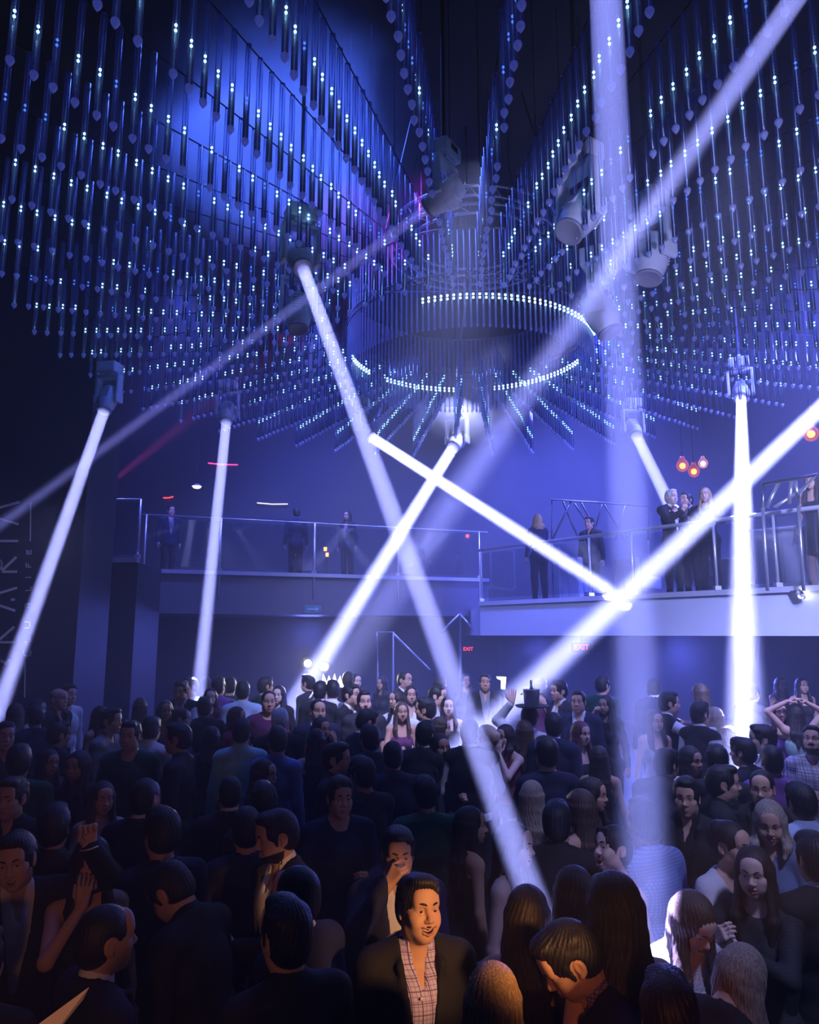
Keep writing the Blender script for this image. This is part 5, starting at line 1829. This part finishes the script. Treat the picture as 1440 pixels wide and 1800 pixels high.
who((982, 1215), 'man with thick hair and dark coat looking left, behind the navy suit', FARR, rot=-50, cols=('char', 'white', 'black'), hair='messy', seed=8)
who((1066, 1240), 'woman with dark hair drinking, beneath the lit white cap', FARR, rot=-30, sex='f', ra='mouth', top='sweater', cols=('black', 'white', 'black'), hair='longwave', hcol='dark')
who((698, 1230), 'woman with white top reaching left in the centre back row', FARR, rot=-60, sex='f', ra='out', top='blouse', cols=('cream', 'white', 'black'), hair='back', hcol='dark', seed=2)
who((66, 1248), 'woman with lit profile at the left beneath the lettered pier', FARR, rot=62, sex='f', top='tank', cols=('black', 'white', 'black'), hair='back', hcol='dark', skin='pale', hres=.006)
who((26, 1256), 'woman with frizzy backlit hair at the foot of the left beam', FARR, rot=190, sex='f', top='tank', cols=('black', 'white', 'black'), hair='longwave', hcol='brown', seed=3)
who((119, 1222), 'man in a pale shirt by the pier, behind a bald head', FARR, rot=40, top='shirt', cols=('white', 'white', 'black'), hair='short', seed=9)
who((103, 1229), 'bald man in dark clothes turned right in front of the pier', FARR, rot=50, cols=('black', 'black', 'black'), hair='bald', hcol='dark', seed=10)
who((195, 1268), 'man holding a bottle in the dim left, facing right', FARR, rot=60, la='mouth', top='shirt', cols=('grey', 'white', 'black'), hair='short', seed=11)

# --- on the balcony
BZ = 3.12
def on_balcony(px, label, back, **k):
    """Someone whose head is at px, standing back metres behind the railing."""
    kw = dict(FARR); kw.update(k); kw.setdefault('hres', .006)
    best = None
    for i in range(960):
        q = RA + rd * (i * .01)
        n = Vector((-rd.y, rd.x)) * back
        w = Vector((q.x + n.x, q.y + n.y))
        e = abs(P(px[0], px[1], w.y).x - w.x)
        if best is None or e < best[0]: best = (e, w)
    kw['Y'] = best[1].y
    t, ps, tw = person(px, label, **kw)
    dz = BZ - t.location.z
    t.location.z = BZ
    return t, ps, Matrix.Translation((0, 0, dz)) @ tw


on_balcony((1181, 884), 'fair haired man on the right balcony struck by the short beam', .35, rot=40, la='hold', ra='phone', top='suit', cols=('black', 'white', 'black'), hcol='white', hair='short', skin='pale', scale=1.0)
t, ps, tw = on_balcony((1208, 892), 'dark haired man on the balcony lifting a phone, between the fair man and blond woman', .6, rot=-40, la='phone', ra='phone', cols=('black', 'white', 'black'), hair='short', scale=.98)
p = in_hand(ps, tw, 1, .09)
o = MB().box((0, 0, 0), (.075, .012, .15), bev=.008).build('phone', M['blackp'], None, p)
tag(o, 'phone lifted by the dark haired man on the balcony', 'phone')
on_balcony((1240, 874), 'blond woman with long hair leaning on the balcony rail', .35, rot=-12, sex='f', la='rail', ra='rail', top='sweater', cols=('black', 'white', 'black'), hair='long', hcol='blond', skin='pale', scale=.97)
on_balcony((1428, 868), 'person in a dark skirt sitting back at the right end of the balcony', .5, rot=-20, sex='f', top='dress', bottom=None, cols=('black', 'white', 'black'), hair='long', hcol='dark', scale=.96)
on_balcony((1036, 918), 'person in dark clothes far back on the balcony before the truss frame', 1.6, rot=-30, cols=('char', 'black', 'black'), hair='short')
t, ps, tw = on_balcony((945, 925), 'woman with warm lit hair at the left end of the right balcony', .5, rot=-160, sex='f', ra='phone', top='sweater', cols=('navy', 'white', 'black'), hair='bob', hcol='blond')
p = in_hand(ps, tw, -1, .09)
sc_ = empty('phone', 'phone with a bright warm screen at the left end of the right balcony', 'phone', p)
MB().box((0, 0, 0), (.15, .012, .085), bev=.006).build('case', M['blackp'], sc_)
MB().box((0, -.007, 0), (.138, .002, .075)).build('screen', emat('bright_screen', (1, .86, .7), 5), sc_)
for i, (x, y, rot_, sx) in enumerate(((300, 905, 20, 'm'), (520, 950, 190, 'm'), (610, 962, -30, 'f'))):
    pp = P(x, y, 17.4)
    t, ps, tw = person((x, y), ['dim man standing on the left balcony behind the glass', 'dark figure at the back of the left balcony', 'dim woman near the centre of the left balcony'][i], Y=17.2 + i * .4, rot=rot_, sex=sx, cols=('navy', 'grey', 'black'), hair='short' if sx == 'm' else 'long', **FARR)
    t.location.z = 3.78

# --- the rest of the crowd: dark figures, most of them seen from behind
rc = random.Random(11)
KINDS = [dict(top='jacket', cols=('black', 'grey', 'black'), hair='short', seed=1), dict(top='shirt', cols=('char', 'white', 'black'), hair='short', seed=2),
         dict(sex='f', top='tank', cols=('black', 'white', 'black'), hair='long', hcol='dark', seed=1), dict(top='suit', cols=('navy', 'white', 'black'), hair='crop', seed=3),
         dict(sex='f', top='sweater', cols=('char', 'white', 'black'), hair='longwave', hcol='black', seed=2), dict(top='sweater', cols=('navy', 'white', 'black'), hair='messy', seed=4, la='hold'),
         dict(sex='f', top='dress', bottom=None, cols=('plum', 'white', 'black'), hair='back', hcol='brown', seed=3, ra='hold'), dict(top='tee', cols=('dgreen', 'white', 'jeans'), hair='short', seed=5)]
ROWS = [  # y, x from, x to, step, floor height, label, group
    (1205, 300, 860, 34, .3, 'dim figure in the farthest standing row at the back of the floor', 'farthest dim row of the crowd'),
    (1212, 960, 1440, 46, .3, 'dim figure standing under the right balcony', 'dim figures under the right balcony'),
    (1252, 20, 860, 38, FZ, 'dim figure in the second row from the back, left half', 'dim second row of the crowd'),
    (1292, 10, 560, 44, FZ, 'dark figure in the unlit left middle of the crowd', 'dark figures in the left middle'),
    (1340, 20, 800, 56, FZ, 'nearly black figure in the unlit left middle, closer to the camera', 'nearly black figures in the left middle'),
    (1402, 20, 780, 74, FZ, 'black silhouette in the dark left foreground of the crowd', 'black silhouettes in the left foreground'),
    (1462, 90, 640, 110, FZ, 'black silhouette in the darkest part just behind the front people', 'black silhouettes behind the front people'),
    (1330, 900, 1440, 52, FZ, 'dark figure in the bluish right middle of the crowd', 'bluish dark figures in the right middle'),
    (1420, 1000, 1440, 84, FZ, 'dark figure close behind the front people on the right', 'dark figures at the front right'),
    (1650, 180, 620, 150, FZ, 'black back of a person in the unlit bottom left', 'black backs at the bottom left'),
    (1585, 420, 620, 95, FZ, 'black back of a person below the bearded man', 'black backs below the bearded man'),
]
nfill = 0
for y, xa, xb, st, z0, lab, grp in ROWS:
    x = xa
    while x < xb:
        k = dict(rc.choice(KINDS))
        px, py = x + rc.uniform(-.25, .25) * st, y + rc.uniform(-9, 9)
        sc_ = rc.uniform(.95, 1.04) * (.94 if k.get('sex') == 'f' else 1)
        hp = PF(px, py, 1.643 * sc_)
        gap = .40
        if all((hp.x - a) ** 2 + ((hp.y - b)) ** 2 > gap ** 2 for _, _, a, b in PLACED):
            rot_ = rc.choice([165, 180, 195, 150, 210, 180, 120, 240, 20, -30] if y > 1320 else [165, 190, 150, 120, 240, 20, -30, 60, -60, 5]) + rc.randint(-2, 2) * 5
            tier = dict(FARR) if y < 1400 else dict(MIDR)
            t, ps, tw = person((px, py), lab, rot=rot_, scale=sc_, group=grp, skin=rc.choice(['light', 'mid', 'light']), **tier, **k)
            PLACED.append((px, py, t.location.x, t.location.y))
            nfill += 1
        x += st
print('filled', nfill, 'placed', len(PLACED), 'meshes', len(MESH_CACHE))
# ------------------------------------------------------------------ furniture and frames on the right balcony
def behind_rail(px, back):
    best = None
    for i in range(960):
        q = RA + rd * (i * .01)
        w = Vector((q.x - rd.y * back, q.y + rd.x * back))
        e = abs(P(px, 1000, w.y).x - w.x)
        if best is None or e < best[0]: best = (e, w)
    return best[1]


rail_ang = math.atan2(rd.y, rd.x)


def bench(px, back, wid, label, hgt=.95):
    w = behind_rail(px, back)
    t = empty('bench', label, 'bench', (w.x, w.y, 3.12), rail_ang, 'pale upholstered benches on the right balcony')
    MB().box((0, 0, hgt * .54), (wid, .16, hgt * .92), bev=.04).build('backrest', M['sofa'], t)
    MB().box((0, .40, .33), (wid, .62, .22), bev=.05).build('seat', M['sofa'], t)
    MB().box((0, .36, .11), (wid - .06, .6, .22)).build('base', M['fascia_dark'], t)
    m = MB()
    for i in range(3): m.box((-wid / 2 + wid * (i + .5) / 3, -.085, hgt * .56), (.012, .012, hgt * .8))
    m.build('seam', M['ledge'], t)
    return t


bench(1003, .95, .5, 'narrow pale bench behind the rail, left of the broad vertical beam', .9)
bench(1102, .55, .45, 'small pale bench behind the thick rail post', .75)
bench(1300, .75, 1.2, 'pale bench right of the white vertical beam behind the rail', .62)
bench(1350, .65, .55, 'pale bench with tall back behind the rail, third from the right edge', 1.0)
bench(1415, .65, .75, 'tall pale bench at the right edge of the balcony', 1.0)


def handbag(px, back, z, label, m):
    w = behind_rail(px, back)
    t = empty('handbag', label, 'bag', (w.x, w.y, z), rail_ang)
    MB().box((0, 0, .11), (.28, .12, .22), bev=.035).build('bag', m, t)
    b = MB(); b.smooth = True
    b.tube([(-.09, 0, .21), (-.075, 0, .32), (0, 0, .36), (.075, 0, .32), (.09, 0, .21)], .010, 6)
    b.build('strap', m, t)


handbag(1246, .55, 3.12, 'grey handbag standing on the balcony floor below the blond woman', CM['grey'])
handbag(1345, .99, 3.12 + .44, 'patterned pale handbag on a bench right of the white beam', CM['plaid'])
w = behind_rail(1190, .8)
t = empty('cocktail_table', 'small round cocktail table behind the balcony rail', 'table', (w.x, w.y, 3.12))
b = MB(); b.smooth = True
b.lathe([(1e-6, .72), (.30, .72), (.31, .735), (.30, .75), (1e-6, .75)], 24).build('table_top', M['steel'], t)
MB().tube([(0, 0, .02), (0, 0, .72)], .03, 10).build('leg', M['steel'], t)
b = MB(); b.smooth = True
b.lathe([(1e-6, 0), (.2, 0), (.19, .02), (.03, .035), (1e-6, .035)], 20).build('base', M['steel'], t)


def frame_truss(pts_px, Y0, label, m, r=.03, tall=True):
    """A flat lattice frame standing on the balcony: pixel outline and braces, at one depth."""
    o = P(*pts_px[0][0], Y0)
    t = empty('truss_frame', label, 'truss', o)
    for i, pl in enumerate(pts_px):
        b = MB(); b.smooth = True
        b.tube([P(x, y, Y0 + .02 * i) - o for x, y in pl], r, 8)
        b.build('outer_tube' if i == 0 else 'brace', m, t)
    return t


frame_truss([[(1341, 893), (1341, 851), (1436, 834), (1404, 868), (1404, 885)], [(1348, 893), (1369, 848)], [(1388, 886), (1392, 842)], [(1404, 884), (1398, 842)], [(1362, 892), (1408, 862)]],
            9.8, 'pale aluminium truss frame leaning at the right end of the balcony', M['truss'], .028)
tf = frame_truss([[(970, 950), (970, 878), (1060, 884), (1140, 890), (1140, 950)], [(972, 948), (1004, 882)], [(990, 882), (1018, 950)], [(1010, 885), (1040, 930)], [(1022, 884), (1058, 950)], [(1060, 884), (1048, 925)], [(1062, 886), (1100, 950)], [(1100, 888), (1082, 950)]],
                 15.6, 'thin dark truss frame far back on the right balcony', M['dsteel'], .022)
# legs of that frame down to the balcony floor
mb = MB()
for px in (970, 1140):
    a = P(px, 950, 15.6); mb2 = MB(); mb2.smooth = True
    mb2.tube([a - tf.location, Vector((a.x, a.y, 3.12)) - tf.location], .022, 8)
    mb2.build('leg', M['dsteel'], tf)
a = P(1341, 893, 9.8)
for px in (1341, 1404):
    a = P(px, 890, 9.8 + (.0 if px == 1341 else .0)); mb2 = MB(); mb2.smooth = True
    o_ = bpy.data.objects['truss_frame']
    mb2.tube([a - o_.location, Vector((a.x, a.y + .05, 3.12)) - o_.location], .024, 8)
    mb2.build('leg', M['truss'], o_)
p = P(1406, 1046, 9.98)
t = empty('flare_stand_in', 'glowing stand-in for a white flare under the ledge, right end of the balcony', 'lamp', p)  # lamp shape added in place of a white flare of reflected light
b = MB(); b.smooth = True
b.lathe([(1e-6, -.03), (.05, -.02), (.075, .03), (.07, .035), (.045, -.012), (1e-6, -.02)], 18, Matrix.Rotation(R(60), 4, 'Y')).build('shade', M['casing'], t)
b = MB(); b.smooth = True
b.ball((.02, -.01, .0), .05, 12, 8).build('bulb', M['white_e'], t)
MB().box((-.03, .10, .05), (.03, .2, .03)).build('arm', M['dsteel'], t)

# ------------------------------------------------------------------ lights and frames at the back
def flood(px, py, Y, s, label, col, es, power):
    p = P(px, py, Y)
    t = empty('flood_lamp', label, 'lamp', (p.x, p.y, floor_z(p.y)), 0, None)
    z = p.z - floor_z(p.y)
    d = (Vector((0, 0, CAMZ)) - p).normalized()
    h = Matrix.Translation((0, 0, z)) @ d.to_track_quat('-Z', 'Y').to_matrix().to_4x4()
    b = MB(); b.smooth = True
    b.lathe([(.02, .14 * s), (.07 * s, .12 * s), (.10 * s, -.02 * s), (.11 * s, -.06 * s), (.09 * s, -.055 * s)], 20, h).build('housing', M['dsteel'], t)
    b = MB(); b.smooth = True
    b.lathe([(1e-6, -.06 * s), (.06 * s, -.055 * s), (.09 * s, -.045 * s)], 20, h).build('lens', emat('flood_lens', col, es), t)
    MB().tube([(0, 0, .02), (0, 0, z - .09 * s)], .018, 8).build('stand', M['dsteel'], t)
    b = MB(); b.smooth = True
    b.lathe([(1e-6, 0), (.22, 0), (.2, .03), (1e-6, .035)], 18).build('base', M['dsteel'], t)
    l = bpy.data.lights.new('flood', 'SPOT'); l.energy = power; l.color = col; l.spot_size = R(90); l.spot_blend = .9; l.shadow_soft_size = .06
    o = bpy.data.objects.new('flood', l); C.objects.link(o); o.parent = t
    o.location = Vector((0, 0, z)) + d * .1 * s; o.rotation_euler = d.to_track_quat('-Z', 'Y').to_euler()


flood(541, 1166, 12.6, 1.0, 'warm white flood lamp at the back, left of the pair', (1, .85, .62), 60, 170)
flood(571, 1172, 12.4, 1.0, 'white flood lamp at the back, right of the pair above the crown', (.9, .93, 1), 60, 230)
# crown sign and the bright figure one, both on poles
p = P(588, 1198, 11.6)
t = empty('crown_sign', 'glowing white crown sign above the heads in the middle', 'sign', (p.x, p.y, floor_z(p.y)))
zz = p.z - floor_z(p.y)
k = .155
mb = MB()
n = 5
for i in range(n):
    x = -k + 2 * k * i / (n - 1)
    mb.add([(x - .042, -.02, zz - .02), (x + .042, -.02, zz - .02), (x * 1.12, -.02, zz + (.12 if i % 2 == 0 else .09)), (x - .042, .02, zz - .02), (x + .042, .02, zz - .02), (x * 1.12, .02, zz + (.12 if i % 2 == 0 else .09))],
           [(0, 1, 2), (5, 4, 3), (0, 3, 4, 1), (1, 4, 5, 2), (2, 5, 3, 0)])
mb.box((0, 0, zz - .05), (2 * k + .06, .05, .07))
mb.build('crown', emat('crown_light', (1, .95, .88), 2.2), t)
MB().tube([(0, 0, 0), (0, 0, zz - .08)], .015, 8).build('pole', M['dsteel'], t)
p = P(882, 1200, 10.5)
t = empty('number_sign', 'glowing white sign like a figure one above the crowd', 'sign', (p.x, p.y, floor_z(p.y)))
zz = p.z - floor_z(p.y)
sx = lambda px, py: (P(px, py, 10.5) - Vector((p.x, p.y, floor_z(p.y))))
pl = [(873, 1189), (890, 1190), (888, 1212), (881, 1211), (881, 1196), (874, 1193)]
f_ = [tuple(sx(*q) + Vector((0, -.015, 0))) for q in pl]; g_ = [tuple(sx(*q) + Vector((0, .015, 0))) for q in pl]
m_ = len(pl)
MB().add(f_ + g_, [tuple(range(m_)), tuple(reversed(range(m_, 2 * m_)))] + [(i, m_ + i, m_ + (i + 1) % m_, (i + 1) % m_) for i in range(m_)]).build('figure', emat('figure_light', (1, .98, .92), 2.5), t)
MB().tube([(sx(884, 1212).x, 0, 0), (sx(884, 1212).x, 0, sx(884, 1211).z)], .012, 8).build('pole', M['dsteel'], t)


def rail_frame(pls, Y, label, r=.022):
    o = P(*pls[0][0], Y)
    t = empty('stair_rail', label, 'railing', (o.x, o.y, floor_z(o.y)))
    for i, pl in enumerate(pls):
        b = MB(); b.smooth = True
        pts = [P(x, y, Y) - t.location for x, y in pl]
        if i == 0: pts = [Vector((pts[0].x, pts[0].y, 0))] + pts + ([Vector((pts[-1].x, pts[-1].y, 0))])
        b.tube(pts, r, 8)
        b.build('post_frame' if i == 0 else 'bar', M['steel'], t)


rail_frame([[(664, 1190), (664, 1111), (691, 1111), (691, 1190)], [(691, 1113), (756, 1178)]], 15.5, 'thin steel stair rail frame below the left balcony, centre')
rail_frame([[(809, 1160), (809, 1075)], [(809, 1078), (775, 1112)], [(809, 1080), (842, 1118)]], 16.5, 'thin steel stair rail left of the right balcony')


def neon(a, b_, Y, m, label, r=.018):
    p, q = P(*a, Y), P(*b_, Y)
    t = empty('neon_tube', label, 'neon light', p)
    mb = MB(); mb.smooth = True
    mb.tube([(0, 0, 0), (q - p) * .5 + Vector((0, 0, -.02)), q - p], r, 8).build('tube', m, t)
    mb = MB()
    for s in (.05, .95): mb.box((q - p) * s + Vector((0, .04, 0)), (.04, .09, .04))
    mb.build('holder', M['dsteel'], t)


neon((366, 814), (418, 817), 20.42, M['magenta'], 'magenta neon tube high on the back wall at the left')
neon((452, 884), (506, 886), 20.42, emat('white_tube', (.8, .75, .9), 1.6), 'thin white light tube on the back wall above the left balcony')
neon((287, 875), (305, 873), 20.42, M['red'], 'short red light tube at the far left of the back wall')
neon((181, 868), (182, 836), 20.42, emat('pink_tube', (1, .08, .5), 4), 'short upright pink light tube by the lettered pier')
p = P(346, 855, 18.5)
t = empty('hanging_lamp', 'white dome lamp hanging above the left balcony', 'lamp', p)
b = MB(); b.smooth = True
b.lathe([(1e-6, .07), (.06, .06), (.13, 0), (.12, 0), (1e-6, .045)], 20).build('shade', M['casing'], t)
b = MB(); b.smooth = True
b.lathe([(1e-6, -.06), (.08, -.04), (.11, .0), (1e-6, .01)], 18).build('bulb', emat('dome_bulb', (.95, .95, .8), 9), t)
MB().tube([(0, 0, .06), (0, 0, 10.2 - p.z)], .008, 6).build('cord', M['blackp'], t)
moving_head(P(166, 872, 14.3), P(330, 740, 16), .7, 'small moving head on the left balcony with a faint magenta beam', 'moving head lamps', 5, 7, .1, (1, .08, .6), dark=True)
for i, (x, y) in enumerate(((521, 972), (572, 965), (575, 975))):
    p = P(x, y, 17.9)
    t = empty('table_candle', ['red candle glass on the left balcony, below the dark figure', 'amber candle glass on the left balcony, upper of two', 'amber candle glass on the left balcony, lower of two'][i], 'candle', (p.x, p.y, 3.78))
    MB().tube([(0, 0, 0), (0, 0, p.z - 3.78 - .04)], .03, 10).build('stand', M['dsteel'], t)
    b = MB(); b.smooth = True
    b.lathe([(1e-6, -.05), (.035, -.05), (.042, .04), (.036, .04), (.03, -.04), (1e-6, -.04)], 14, Matrix.Translation((0, 0, p.z - 3.78))).build('glass', M['red' if i == 0 else 'amber'], t)
